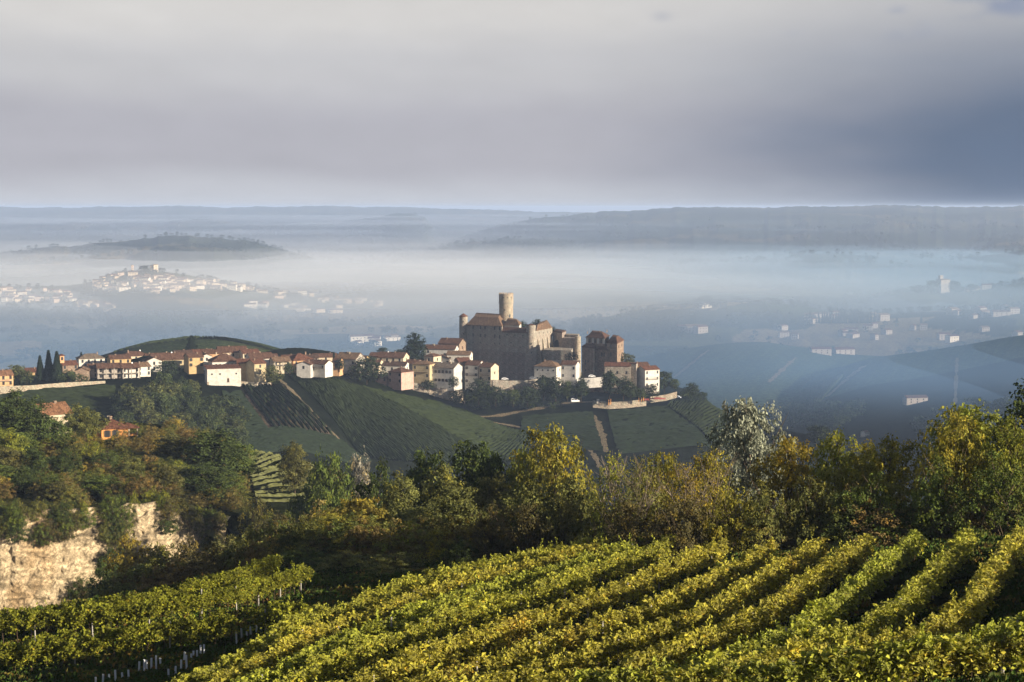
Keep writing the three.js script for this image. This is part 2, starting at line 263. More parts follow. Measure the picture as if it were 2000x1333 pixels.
// ---------- foliage ----------
function leafMat(r, g, b, t = 0.35, spec = 0.2) { const m = new THREE.MeshPhysicalMaterial({ roughness: 0.85, vertexColors: true, side: THREE.DoubleSide, flatShading: true, transmission: t, thickness: 0, specularIntensity: spec }); m.color.setRGB(r, g, b); return m; }
class Leaves {   // collects folded leaf faces
  constructor(seed) { this.r = rng(seed); this.p = []; this.c = []; this.i = []; }
  g() { const r = this.r; return (r() + r() + r() + r() - 2) * 0.87; }
  leaf(x, y, z, s, nx, ny, nz, col) {
    const r = this.r; let l = Math.hypot(nx, ny, nz) || 1; nx /= l; ny /= l; nz /= l;
    let ax = r() - 0.5, ay = r() - 0.5, az = r() - 0.5, d = ax * nx + ay * ny + az * nz; ax -= d * nx; ay -= d * ny; az -= d * nz; l = Math.hypot(ax, ay, az) || 1; ax /= l; ay /= l; az /= l;
    const bx = ny * az - nz * ay, by = nz * ax - nx * az, bz = nx * ay - ny * ax, w = s * (0.62 + 0.3 * r()), f = 0.22 * s, n = this.p.length / 3;
    this.p.push(x - ax * s * 0.7, y - ay * s * 0.7, z - az * s * 0.7, x + bx * w * 0.6 + nx * f, y + by * w * 0.6 + ny * f, z + bz * w * 0.6 + nz * f, x + ax * s * 0.7, y + ay * s * 0.7, z + az * s * 0.7, x - bx * w * 0.6 + nx * f, y - by * w * 0.6 + ny * f, z - bz * w * 0.6 + nz * f);
    for (let k = 0; k < 4; k++) this.c.push(...col);
    this.i.push(n, n + 1, n + 2, n, n + 2, n + 3);
  }
  build() { const g = new THREE.BufferGeometry(); g.setAttribute('position', new THREE.BufferAttribute(new Float32Array(this.p), 3)); g.setAttribute('color', new THREE.BufferAttribute(new Float32Array(this.c), 3)); g.setIndex(this.i); return g; }
}
function limb(out, pts, r0, r1, sides = 5) {
  const c = new THREE.CatmullRomCurve3(pts), n = pts.length * 2, g = new THREE.TubeGeometry(c, n, 1, sides, false), p = g.attributes.position;
  for (let i = 0; i < p.count; i++) { const ring = Math.floor(i / (sides + 1)), t = ring / n, q = c.getPointAt(t), r = lerp(r0, r1, t); p.setXYZ(i, q.x + (p.getX(i) - q.x) * r, q.y + (p.getY(i) - q.y) * r, q.z + (p.getZ(i) - q.z) * r); }
  g.computeVertexNormals(); out.push(g);
}
const V = (x, y, z) => new THREE.Vector3(x, y, z);
// a tree about 10 m tall: lobes of leaf clumps on limbs. colour variation: c0 base, warm = share of turning leaves
function treeShape(seed, o) {
  const r = rng(seed), L = new Leaves(seed + 1), wood = [], H0 = o.h ?? 10, bole = o.bole ?? 0.22, R = o.r ?? 3.6;
  const lobes = [];
  for (let k = 0; k < o.lobes; k++) {
    const t = (k + 0.5) / o.lobes, y = lerp(bole, 0.93, t) * H0, env = R * (o.profile ? o.profile(t) : Math.sqrt(Math.max(0.08, 1 - (2 * t - 0.85) ** 2))), a = k * 2.4 + r() * 1.2, q = env * (0.25 + 0.55 * Math.sqrt(r()));
    lobes.push({ x: Math.cos(a) * q, y: y + (r() - 0.5) * 0.8, z: Math.sin(a) * q, s: env * (0.36 + 0.26 * r()) + 0.35 });
  }
  const lean = (r() - 0.5) * 0.9, top = V(lean, H0 * 0.8, (r() - 0.5));
  const tr = o.trunk ?? 0.2, stems = o.stems ?? 1;
  for (let s = 0; s < stems; s++) { const a = s * 2.1 + r(), q = stems > 1 ? 0.5 + 0.5 * r() : 0; limb(wood, [V(Math.cos(a) * q * 0.5, -0.6, Math.sin(a) * q * 0.5), V(Math.cos(a) * q * 0.8 + 0.1, H0 * 0.25, Math.sin(a) * q * 0.8), V(top.x * 0.5 + Math.cos(a) * q * 2, H0 * 0.55, top.z * 0.5 + Math.sin(a) * q * 2), V(top.x + Math.cos(a) * q * 3, top.y, top.z + Math.sin(a) * q * 3)], tr / Math.sqrt(stems), tr * 0.2, 6); }
  for (const b of lobes) { const y0 = Math.max(H0 * bole * 0.7, b.y - b.s * 1.6 - 0.6); limb(wood, [V(top.x * y0 / H0, y0, top.z * y0 / H0), V(b.x * 0.5, lerp(y0, b.y, 0.45), b.z * 0.5), V(b.x, b.y, b.z)], tr * 0.42, tr * 0.12, 4); }
  for (let k = 0; k < (o.twigs ?? 0); k++) { const b = lobes[Math.floor(r() * lobes.length)], a = r() * 6.3, e = b.s * (0.9 + 0.6 * r()); limb(wood, [V(b.x * 0.6, b.y - b.s * 0.8, b.z * 0.6), V(b.x + Math.cos(a) * e * 0.4, b.y, b.z + Math.sin(a) * e * 0.4), V(b.x + Math.cos(a) * e, b.y + b.s * (0.4 + 0.7 * r()), b.z + Math.sin(a) * e)], 0.05, 0.014, 3); }
  const total = lobes.reduce((q, b) => q + b.s * b.s, 0), cs = o.clump ?? 0.55, per = o.per ?? 26;
  for (const b of lobes) {
    const nC = Math.max(3, Math.round(o.leaves / per * b.s * b.s / total)), lt = 0.85 + 0.3 * r();
    for (let k = 0; k < nC; k++) {
      let ux = L.g(), uy = L.g() * 0.9 + 0.12, uz = L.g(); const l = Math.hypot(ux, uy, uz) || 1, q = b.s * (0.55 + 0.55 * Math.sqrt(r())); ux /= l; uy /= l; uz /= l;
      const cx = b.x + ux * q, cy = Math.max(H0 * bole * 0.55, b.y + uy * q * 0.88), cz = b.z + uz * q, v = lt * (0.5 + 0.85 * r()), w = r() < (o.warm ?? 0) ? 0.55 + 0.45 * r() : 0.25 * r() * (o.warm ?? 0), cr = cs * (0.6 + 0.8 * r());
      for (let m = 0; m < per; m++) {
        const vv = v * (0.8 + 0.4 * r());
        L.leaf(cx + L.g() * cr, cy + L.g() * cr * 0.75, cz + L.g() * cr, (o.leaf ?? 0.17) * (0.7 + 0.6 * r()), ux + L.g() * 1.1, uy + 0.5 + L.g() * 1.1, uz + L.g() * 1.1, [vv * (1 + 0.34 * w), vv * (1 + 0.14 * w), vv * (1 - 0.35 * w)]);
      }
    }
  }
  return { crown: L.build(), trunk: mergeGeometries(wood), h: H0, r: R };
}
const bark = std(0.075, 0.058, 0.04, { roughness: 1 }), barkPale = std(0.15, 0.125, 0.095, { roughness: 1 }), barkDark = std(0.035, 0.027, 0.02, { roughness: 1 });
const SHAPES = {
  round: [0, 1, 2, 3].map((k) => treeShape(100 + k, { lobes: 14, leaves: 9000, r: 3.7, leaf: 0.235, warm: 0.14 })),
  tall: [0, 1, 2].map((k) => treeShape(140 + k, { lobes: 13, leaves: 7800, r: 2.6, leaf: 0.225, warm: 0.12, profile: (t) => Math.sqrt(Math.max(0.1, 1 - (1.7 * t - 0.75) ** 2)) })),
  airy: [0, 1, 2].map((k) => treeShape(170 + k, { lobes: 18, leaves: 6400, r: 3.7, leaf: 0.225, warm: 0.35, twigs: 40, bole: 0.18, clump: 0.5, per: 18 })),
  twiggy: [0, 1, 2].map((k) => treeShape(200 + k, { lobes: 15, leaves: 3000, r: 3.6, leaf: 0.17, warm: 0.4, twigs: 90, bole: 0.2, stems: 3, trunk: 0.16, per: 9, clump: 0.45 })),
  bush: [0, 1, 2, 3].map((k) => treeShape(230 + k, { h: 5, lobes: 13, leaves: 6000, r: 3.2, leaf: 0.16, warm: 0.3, bole: 0.06, trunk: 0.1, stems: 3, twigs: 24, clump: 0.42, profile: (t) => Math.sqrt(Math.max(0.12, 1 - (1.15 * t - 0.1) ** 2)) })),
  silver: [treeShape(262, { lobes: 22, leaves: 13000, r: 4.1, leaf: 0.20, bole: 0.2, clump: 0.42, per: 22, trunk: 0.26, twigs: 20 })],
};
// ---------- the vineyard in front: every row of vines is a thing ----------
const vineMats = [leafMat(0.300, 0.315, 0.026, 0.34, 0.5), leafMat(0.325, 0.312, 0.029, 0.34, 0.5), leafMat(0.270, 0.305, 0.024, 0.34, 0.5), leafMat(0.20, 0.22, 0.020, 0.36)];  // last one darker: shade on the lower left rows put into the leaf colour
const vineWood = std(0.05, 0.036, 0.025), postMat = std(0.28, 0.27, 0.25), wireMat = std(0.2, 0.2, 0.2, { metalness: 0.6, roughness: 0.5 });
const sprayGeo = (() => {
  const L = new Leaves(77), r = L.r;
  for (let k = 0; k < 40; k++) { const w = r() < 0.03 ? 0.4 : 0.1 * r(), v = 0.4 + 1.35 * r() * r() + 0.3 * r(); L.leaf(L.g() * 0.27, L.g() * 0.24, L.g() * 0.27, 0.10 + 0.085 * r(), L.g() * 0.9, 0.7 + L.g() * 0.7, L.g() * 0.9, [v * (1 + w), v * (1 + 0.1 * w), v * (1 - 0.4 * w)]); }
  return L.build();
})();
const postGeo = new THREE.CylinderGeometry(0.045, 0.05, 2.0, 6); postGeo.translate(0, 0.85, 0);
const shootGeo = (() => { const L = new Leaves(78), r = L.r; for (let k = 0; k < 9; k++) L.leaf((r() - 0.5) * 0.1, k * 0.06, (r() - 0.5) * 0.1, 0.07 + 0.04 * r(), L.g(), 0.4, L.g(), [1.1, 1.1, 1]); return L.build(); })();
const stemGeo = (() => { const o = []; limb(o, [V(0, -0.2, 0), V(0.05, 0.4, 0.02), V(-0.03, 0.8, 0.04), V(0.02, 1.1, 0)], 0.035, 0.025, 4); return o[0]; })();
function vineRow(pts, seed, mat, label, o = {}) {   // pts on the ground, in metres
  const r = rng(seed), curve = new THREE.CatmullRomCurve3(pts), len = curve.getLength(), row = thing('vine_row', label, 'vine row', pts[0], 0, 'rows of vines in the near vineyard');
  const base = pts[0], M = new THREE.Matrix4(), q = new THREE.Quaternion(), e = new THREE.Euler(), s = new THREE.Vector3(), list = [], cols = [], shoots = [];
  const lo = o.lo ?? 0.45, hi = o.hi ?? 1.55, per = o.per ?? 13;
  for (let k = 0; k < len * per; k++) {
    const u = (k + r()) / (len * per), c = curve.getPointAt(clamp(u)), tg = curve.getTangentAt(clamp(u)), n = fbm(u * len * 0.55 + seed, seed * 3.1, 3), t = r();
    const gap = vnoise(u * len * 0.33 + 5, seed * 1.7) > 0.78; if (gap && r() < 0.6) continue;
    const y = lerp(lo, hi + 0.34 * n, Math.pow(t, 0.8)), half = (0.10 + 0.20 * Math.sin(Math.PI * clamp(0.12 + 0.75 * t))) * (1 + 0.7 * n) * (o.wide ?? 1), side = (r() + r() - 1) * half * 1.6;
    const p = V(c.x - base.x - tg.z * side, H(c.x - tg.z * side, c.z + tg.x * side) - base.y + y, c.z - base.z + tg.x * side);
    e.set((r() - 0.5) * 0.9, r() * 6.28, (r() - 0.5) * 0.9); q.setFromEuler(e); const k2 = 0.7 + 0.5 * r(); s.set(k2, k2 * (0.8 + 0.4 * r()), k2);
    list.push(M.clone().compose(p, q, s));
    const v = (0.82 + 0.36 * r()) * (1 + 0.25 * n), warm = Math.max(0, vnoise(u * len * 0.22 + seed * 7, 2.5) - 0.6) * 0.5; cols.push(new THREE.Color().setRGB(v * (1 + warm), v * (1 - 0.15 * warm), v));
    if (r() < 0.07) { e.set((r() - 0.5) * 1.3, r() * 6, (r() - 0.5) * 1.3); q.setFromEuler(e); shoots.push(M.clone().compose(V(p.x, p.y + 0.15 + 0.15 * r(), p.z), q, s.clone())); }
  }
  const f = shadows(new THREE.InstancedMesh(sprayGeo, mat, list.length)); list.forEach((m, i) => { f.setMatrixAt(i, m); f.setColorAt(i, cols[i]); }); f.name = 'foliage'; f.userData.kind = 'stuff'; row.add(f);
  const sh = shadows(new THREE.InstancedMesh(shootGeo, mat, shoots.length)); shoots.forEach((m, i) => sh.setMatrixAt(i, m)); sh.name = 'shoots'; sh.userData.kind = 'stuff'; row.add(sh);
  for (let d = o.post0 ?? 2 + 3 * r(); d < len; d += o.postGap ?? 5.2) { const c = curve.getPointAt(d / len), p = mesh('post', postGeo, postMat, row); p.position.set(c.x - base.x, H(c.x, c.z) - base.y, c.z - base.z); p.rotation.set((r() - 0.5) * 0.06, 0, (r() - 0.5) * 0.06); p.scale.y = (o.posts ?? 0.8) * (0.95 + 0.1 * r()) + (r() < 0.05 ? 0.2 : 0); }
  const st = shadows(new THREE.InstancedMesh(stemGeo, vineWood, Math.floor(len / 0.9))); for (let k = 0; k < st.count; k++) { const c = curve.getPointAt((k + 0.5) / st.count); e.set(0, r() * 6, 0); q.setFromEuler(e); s.set(1, 1, 1); st.setMatrixAt(k, M.compose(V(c.x - base.x, H(c.x, c.z) - base.y, c.z - base.z), q, s)); } st.name = 'vine_stems'; st.userData.kind = 'stuff'; row.add(st);
  return row;
}
{
  const KEYS = [
    [0, [[1188, 1045], [1050, 1070], [930, 1094], [804, 1124], [696, 1166], [576, 1204], [440, 1282], [306, 1342]]],
    [3, [[1322, 1042], [1200, 1085], [1050, 1135], [900, 1180], [750, 1235], [600, 1295], [480, 1345]]],
    [5, [[1508, 1055], [1400, 1110], [1280, 1165], [1130, 1215], [980, 1265], [830, 1315], [750, 1345]]],
    [8, [[1790, 1038], [1690, 1110], [1610, 1175], [1500, 1235], [1390, 1275], [1250, 1315], [1130, 1345]]],
    [10, [[1994, 1030], [1940, 1100], [1880, 1170], [1800, 1210], [1650, 1245], [1500, 1275], [1350, 1310], [1200, 1345]]],
    [11, [[2100, 1030], [2070, 1110], [2020, 1180], [1900, 1228], [1750, 1262], [1580, 1300], [1400, 1345]]],
    [13, [[2280, 1030], [2260, 1130], [2200, 1225], [2080, 1268], [1900, 1308], [1760, 1345]]],
    [14, [[2380, 1030], [2360, 1150], [2280, 1250], [2160, 1292], [2000, 1330], [1950, 1345]]],
  ];
  const sampled = KEYS.map(([k, pts]) => [k, new THREE.CatmullRomCurve3(pts.map(([x, y]) => V(x, y, 0)))]);
  const order = ['first', 'second', 'third', 'fourth', 'fifth', 'sixth', 'seventh', 'eighth', 'ninth', 'tenth', 'eleventh', 'twelfth', 'thirteenth', 'fourteenth', 'fifteenth'];
  for (let k = 0; k <= 14; k++) {
    let i = 1; while (sampled[i][0] < k) i++;
    const [k0, a] = sampled[i - 1], [k1, b] = sampled[i], t = (k - k0) / (k1 - k0), pts = [];
    for (let j = 0; j <= 16; j++) { const p = a.getPointAt(j / 16).lerp(b.getPointAt(j / 16), t); pts.push(hit(p.x, p.y, 57, 190, 1.72)); }
    vineRow(pts, 300 + k, vineMats[[5, 6].includes(k) ? 1 : k % 3], `leafy sunlit vine row, ${order[k]} from the left edge of the upper vineyard`);
  }
  vineRow([[600, 1195], [520, 1216], [420, 1234], [310, 1256], [200, 1281], [100, 1300], [0, 1318], [-120, 1338]].map(([x, y]) => hit(x, y, 95, 200, 1.9)), 340, vineMats[3], 'lower vine row with white tubes in front of it, left of the upper vineyard', { lo: 0.6, hi: 1.75, posts: 0.95, wide: 2, per: 20 });
  vineRow([[600, 1105], [520, 1130], [420, 1155], [300, 1180], [200, 1198], [100, 1215], [0, 1236], [-120, 1260]].map(([x, y]) => hit(x, y, 110, 260, 1.9)), 341, vineMats[3], 'farthest vine row at lower left with bare posts showing under it', { lo: 0.95, hi: 1.9, post0: 1.2, postGap: 3.6, posts: 1, wide: 1.5, per: 18 });
  vineRow([[560, 1088], [460, 1125], [360, 1152], [240, 1176], [120, 1196], [0, 1214], [-120, 1236]].map(([x, y]) => hit(x, y, 112, 260, 1.9).add(V(-1.1, 0, -2.2))).map((p) => { p.y = H(p.x, p.z); return p; }), 342, vineMats[3], 'vine row hugging the back of the row with bare posts', { lo: 0.6, hi: 1.9, wide: 1.6, per: 18 });
  // white sleeves round young vines
  const sleeve = new THREE.CylinderGeometry(0.05, 0.05, 0.6, 7, 1, true); sleeve.translate(0, 0.28, 0); const sm = std(0.55, 0.57, 0.60, { roughness: 0.5 }), r = rng(9);
  for (const [x0, y0, x1, y1, n] of [[272, 1312, 312, 1298, 6], [358, 1294, 398, 1276, 7], [462, 1250, 508, 1234, 6], [186, 1338, 252, 1322, 6], [330, 1318, 366, 1306, 4]]) for (let i = 0; i < n; i++) {
    const t = i / (n - 1), p = hit(lerp(x0, x1, t) + (r() - 0.5) * 4, lerp(y0, y1, t) + 8, 70, 220), m = mesh('vine_sleeve', sleeve, sm, scene);
    tag(m, 'white plastic sleeve round a young vine beside the lower left rows', 'vine sleeve', 'white sleeves along the lower left vine rows'); m.position.copy(p); m.rotation.set((r() - 0.5) * 0.15, 0, (r() - 0.5) * 0.15); m.scale.y = 0.8 + 0.5 * r();
  }
}

{ // grass and weeds on the strips between the rows
  const L = new Leaves(901), r = rng(902); for (let k = 0; k < 34; k++) { const a = r() * 6.28, q = 0.3 * Math.sqrt(r()); L.leaf(Math.cos(a) * q, 0.06 + 0.05 * r(), Math.sin(a) * q, 0.07 + 0.05 * r(), Math.cos(a) + L.g(), 0.35, Math.sin(a) + L.g(), [0.7 + 0.6 * r(), 0.7 + 0.6 * r(), 0.7]); }
  const g = L.build(), M = new THREE.Matrix4(), q = new THREE.Quaternion(), e = new THREE.Euler(), list = [], cols = [];
  for (let k = 0; k < 26000; k++) { const d = lerp(54, 172, Math.pow(r(), 1.3)), px = lerp(-120, 2150, r()), x = (px - 1000) / F * d; if (fbm(x * 0.3, d * 0.3, 3) < -0.22) continue; e.set(0, r() * 6.28, 0); q.setFromEuler(e); const s = 0.7 + 1.3 * r(); list.push(M.clone().compose(V(x, H(x, -d) - 0.02, -d), q, new THREE.Vector3(s, s * (0.6 + 0.9 * r()), s))); const w = r() < 0.25 ? 1 : 0; cols.push(new THREE.Color().setRGB(0.05 + 0.10 * w, 0.07 + 0.05 * w, 0.015 + 0.02 * w)); }
  const im = shadows(new THREE.InstancedMesh(g, leafMat(1, 1, 1, 0.2), list.length)); list.forEach((m, i) => { im.setMatrixAt(i, m); im.setColorAt(i, cols[i]); }); im.name = 'grass'; im.userData.kind = 'stuff'; scene.add(im);
}
// ---------- buildings ----------
const wallM = (r, g, b) => std(r * 1.12, g * 1.12, b * 1.12, { map: plasterTex }), brickM = (r, g, b) => std(r * 1.28, g * 1.28, b * 1.28, { map: stoneTex }), tileM = (r, g, b) => std(r * 1.3, g * 1.3, b * 1.3, { map: tileTex });
const W = {
  white: wallM(0.54, 0.53, 0.505), cream: wallM(0.48, 0.42, 0.33), yellow: wallM(0.41, 0.35, 0.23), ochre: wallM(0.42, 0.31, 0.17), pink: wallM(0.44, 0.31, 0.27), grey: wallM(0.34, 0.32, 0.30), greywhite: wallM(0.46, 0.46, 0.46),
  orange: wallM(0.56, 0.27, 0.10), apricot: wallM(0.52, 0.33, 0.19), brick: brickM(0.27, 0.215, 0.18), stone: brickM(0.31, 0.295, 0.275), palestone: brickM(0.36, 0.335, 0.29), castle: brickM(0.275, 0.25, 0.238), castlelow: brickM(0.24, 0.205, 0.20),
};
const R = { brown: tileM(0.155, 0.092, 0.070), red: tileM(0.175, 0.088, 0.065), dark: tileM(0.115, 0.078, 0.065), tan: tileM(0.24, 0.165, 0.115), grey: tileM(0.21, 0.175, 0.145), orange: tileM(0.29, 0.165, 0.105) };
const pane = std(0.022, 0.024, 0.028, { roughness: 0.25 }), shutterM = std(0.10, 0.075, 0.05), doorM = std(0.07, 0.045, 0.03), concrete = std(0.36, 0.34, 0.31, { map: plasterTex }), metal = std(0.25, 0.26, 0.27, { metalness: 0.7, roughness: 0.45 }), dishM = std(0.75, 0.75, 0.75, { roughness: 0.5 });
function metreUV(g, s = 6) { g = g.index ? g.toNonIndexed() : g; g.computeVertexNormals(); const p = g.attributes.position, n = g.attributes.normal, uv = new Float32Array(p.count * 2); for (let i = 0; i < p.count; i++) { const ax = Math.abs(n.getX(i)), ay = Math.abs(n.getY(i)), az = Math.abs(n.getZ(i)); const [u, v] = ay > 0.8 ? [p.getX(i), p.getZ(i)] : ax > az ? [p.getZ(i), p.getY(i)] : [p.getX(i), p.getY(i)]; uv[i * 2] = u / s; uv[i * 2 + 1] = v / s; } g.setAttribute('uv', new THREE.BufferAttribute(uv, 2)); return g; }
const box = (w, h, d, x = 0, y = 0, z = 0) => { const g = new THREE.BoxGeometry(w, h, d); g.translate(x, y, z); return metreUV(g); };
function prism(shape, len, along) {   // an outline in the plane across `along`, pushed out along it, centred
  const g = new THREE.ExtrudeGeometry(new THREE.Shape(shape.map(([a, b]) => new THREE.Vector2(a, b))), { depth: len, bevelEnabled: false }); g.translate(0, 0, -len / 2);
  if (along === 'x') g.rotateY(Math.PI / 2); return metreUV(g);
}
function faces(list) { const p = []; for (const f of list) for (let k = 1; k < f.length - 1; k++) p.push(...f[0], ...f[k], ...f[k + 1]); const g = new THREE.BufferGeometry(); g.setAttribute('position', new THREE.Float32BufferAttribute(p, 3)); return metreUV(g); }
function roofGeo(kind, w, d, h, pitch, axis) {   // eaves at h, returns [geometry, ridge height]
  const o = 0.45, t = 0.22;
  if (kind === 'gable') {
    const half = (axis === 'x' ? d : w) / 2 + o, len = (axis === 'x' ? w : d) + 2 * o * 0.8, rise = half * pitch, y = h - o * pitch;
    return [prism([[-half, y], [0, y + rise], [half, y], [half, y + t], [0, y + rise + t * 1.2], [-half, y + t]], len, axis === 'x' ? 'x' : 'z'), y + rise];
  }
  if (kind === 'shed') { const half = d / 2 + o; return [faces([[[-w / 2 - o, h + d * pitch, -half], [-w / 2 - o, h, half], [w / 2 + o, h, half], [w / 2 + o, h + d * pitch, -half]], [[-w / 2 - o, h, half], [-w / 2 - o, h - t, half], [w / 2 + o, h - t, half], [w / 2 + o, h, half]], [[-w / 2 - o, h + d * pitch - t, -half], [-w / 2 - o, h - t, half], [w / 2 + o, h - t, half], [w / 2 + o, h + d * pitch - t, -half]]]), h + d * pitch]; }
  const a = w / 2 + o, b = d / 2 + o, m = Math.min(a, b), rise = m * pitch, rx = a - m * 0.98, rz = b - m * 0.98, y = h - 0.05, q = [[-a, y, b], [a, y, b], [a, y, -b], [-a, y, -b]], r = a >= b ? [[-rx, y + rise, 0], [rx, y + rise, 0]] : [[0, y + rise, rz], [0, y + rise, -rz]], lo = q.map(([x, yy, z]) => [x, yy - t, z]);
  const f = a >= b ? [[q[0], q[1], r[1], r[0]], [q[1], q[2], r[1]], [q[2], q[3], r[0], r[1]], [q[3], q[0], r[0]]] : [[q[0], q[1], r[0]], [q[1], q[2], r[1], r[0]], [q[2], q[3], r[1]], [q[3], q[0], r[0], r[1]]];
  for (let k = 0; k < 4; k++) f.push([lo[k], lo[(k + 1) % 4], q[(k + 1) % 4], q[k]]);
  f.push([lo[3], lo[2], lo[1], lo[0]]);
  return [faces(f), y + rise];
}
const winGeo = box(1.15, 1.75, 0.14), smallWin = box(0.85, 0.85, 0.14), roundWin = (() => { const g = new THREE.CylinderGeometry(0.55, 0.55, 0.14, 12); g.rotateX(Math.PI / 2); return g; })(), shutGeo = box(0.42, 1.5, 0.08), doorGeo = box(1.15, 2.2, 0.14), chimGeo = mergeGeometries([box(0.6, 1.5, 0.6, 0, 0.4), box(0.8, 0.16, 0.8, 0, 1.23)]), dishGeo = new THREE.SphereGeometry(0.55, 10, 5, 0, 6.3, 0, 0.9);
function house(o) {
  const d = o.d, base = P(o.px, o.py, d), sc = d / F, w = o.w * sc, h = o.h * sc, dp = o.dp ?? 9, kind = o.roof ?? 'gable', axis = o.axis ?? 'x', pitch = o.pitch ?? 0.42;
  const g = thing(o.name ?? 'house', o.label, o.cat ?? 'house', base, (o.yaw ?? -25) * Math.PI / 180, o.group), r = rng(Math.round(o.px * 7 + o.py * 13));
  const half = (axis === 'x' ? dp : w) / 2, deep = 3.5;
  const walls = kind === 'gable' ? prism([[-half, -deep], [half, -deep], [half, h], [0, h + half * pitch - 0.05], [-half, h]], axis === 'x' ? w : dp, axis === 'x' ? 'x' : 'z') : kind === 'shed' ? prism([[-dp / 2, -deep], [dp / 2, -deep], [dp / 2, h + dp * pitch - 0.3], [-dp / 2, h - 0.3]].map(([a, b]) => [a, b]), w, 'x') : box(w, h + deep - 0.1, dp, 0, (h - deep - 0.1) / 2, 0);
  mesh('wall', walls, W[o.wall ?? 'cream'], g);
  const [rg, ridge] = roofGeo(kind, w, dp, h, pitch, axis); const roof = mesh('roof', rg, R[o.tile ?? 'brown'], g);
  for (let k = 0; k < (o.chim ?? 1); k++) { const c = mesh('chimney', chimGeo, k % 2 ? W.cream : W.brick, roof); c.position.set((r() - 0.5) * w * 0.6, (kind === 'hip' ? ridge - 0.6 : ridge - 0.7), axis === 'x' || kind === 'hip' ? (r() - 0.3) * dp * 0.2 : 0); }
  if (o.dish) { const c = mesh('dish', dishGeo, dishM, roof); c.position.set((r() - 0.5) * w * 0.4, ridge + 0.3, dp * 0.2); c.rotation.x = 1.3; }
  const putWins = (n, rows, along, faceAt, turn, list = null) => {
    const ys = o.ys ?? (rows === 1 ? [h * 0.6] : Array.from({ length: rows }, (_, k) => (k + 0.55) * h / rows));
    ys.forEach((y, ri) => { for (let k = 0; k < n; k++) {
      const a = n === 1 ? 0 : lerp(-along * 0.36, along * 0.36, k / (n - 1)), door = o.door && ri === 0 && k === Math.floor(n / 2) && turn === 0;
      const m = mesh(door ? 'door' : 'window', door ? doorGeo : o.round && ri === ys.length - 1 && turn === 0 ? roundWin : o.small ? smallWin : winGeo, door ? doorM : pane, g);
      m.position.set(turn ? faceAt : a, door ? 1.1 : y, turn ? -a : faceAt); m.rotation.y = turn;
      if (o.shut && !door && !o.small) for (const s of [-1, 1]) { const q = mesh('shutter', shutGeo, shutterM, m); q.position.set(s * 0.7, 0, 0.02); }
    } });
  };
  const [fc, fr] = o.win ?? [3, 2], [sc2, sr] = o.side ?? [1, fr];
  if (fc) putWins(fc, fr, w, dp / 2, 0);
  if (sc2) putWins(sc2, sr, dp, w / 2, Math.PI / 2);
  if (o.balcony) { const n = mergeGeometries([box(w * 0.8, 0.14, 1.2, 0, h * 0.48, dp / 2 + 0.6), box(w * 0.8, 0.08, 0.06, 0, h * 0.48 + 1, dp / 2 + 1.15), ...Array.from({ length: 12 }, (_, k) => box(0.05, 0.95, 0.05, (k / 11 - 0.5) * w * 0.78, h * 0.48 + 0.5, dp / 2 + 1.15))]); mesh('balcony', n, o.balcony === 1 ? shutterM : concrete, g); }
  if (o.loggia) { for (let k = 0; k <= o.loggia; k++) { const p = mesh('pillar', box(0.45, h, 0.45, 0, h / 2, 0), concrete, g); p.position.set((k / o.loggia - 0.5) * (w - 0.6), 0, dp / 2 + 1.6); } mesh('porch_floor', box(w, 0.2, 2, 0, h * 0.5, dp / 2 + 1), concrete, g); mesh('porch_roof', box(w, 0.18, 2.4, 0, h - 0.15, dp / 2 + 1.1), R[o.tile ?? 'brown'], g); }
  return g;
}
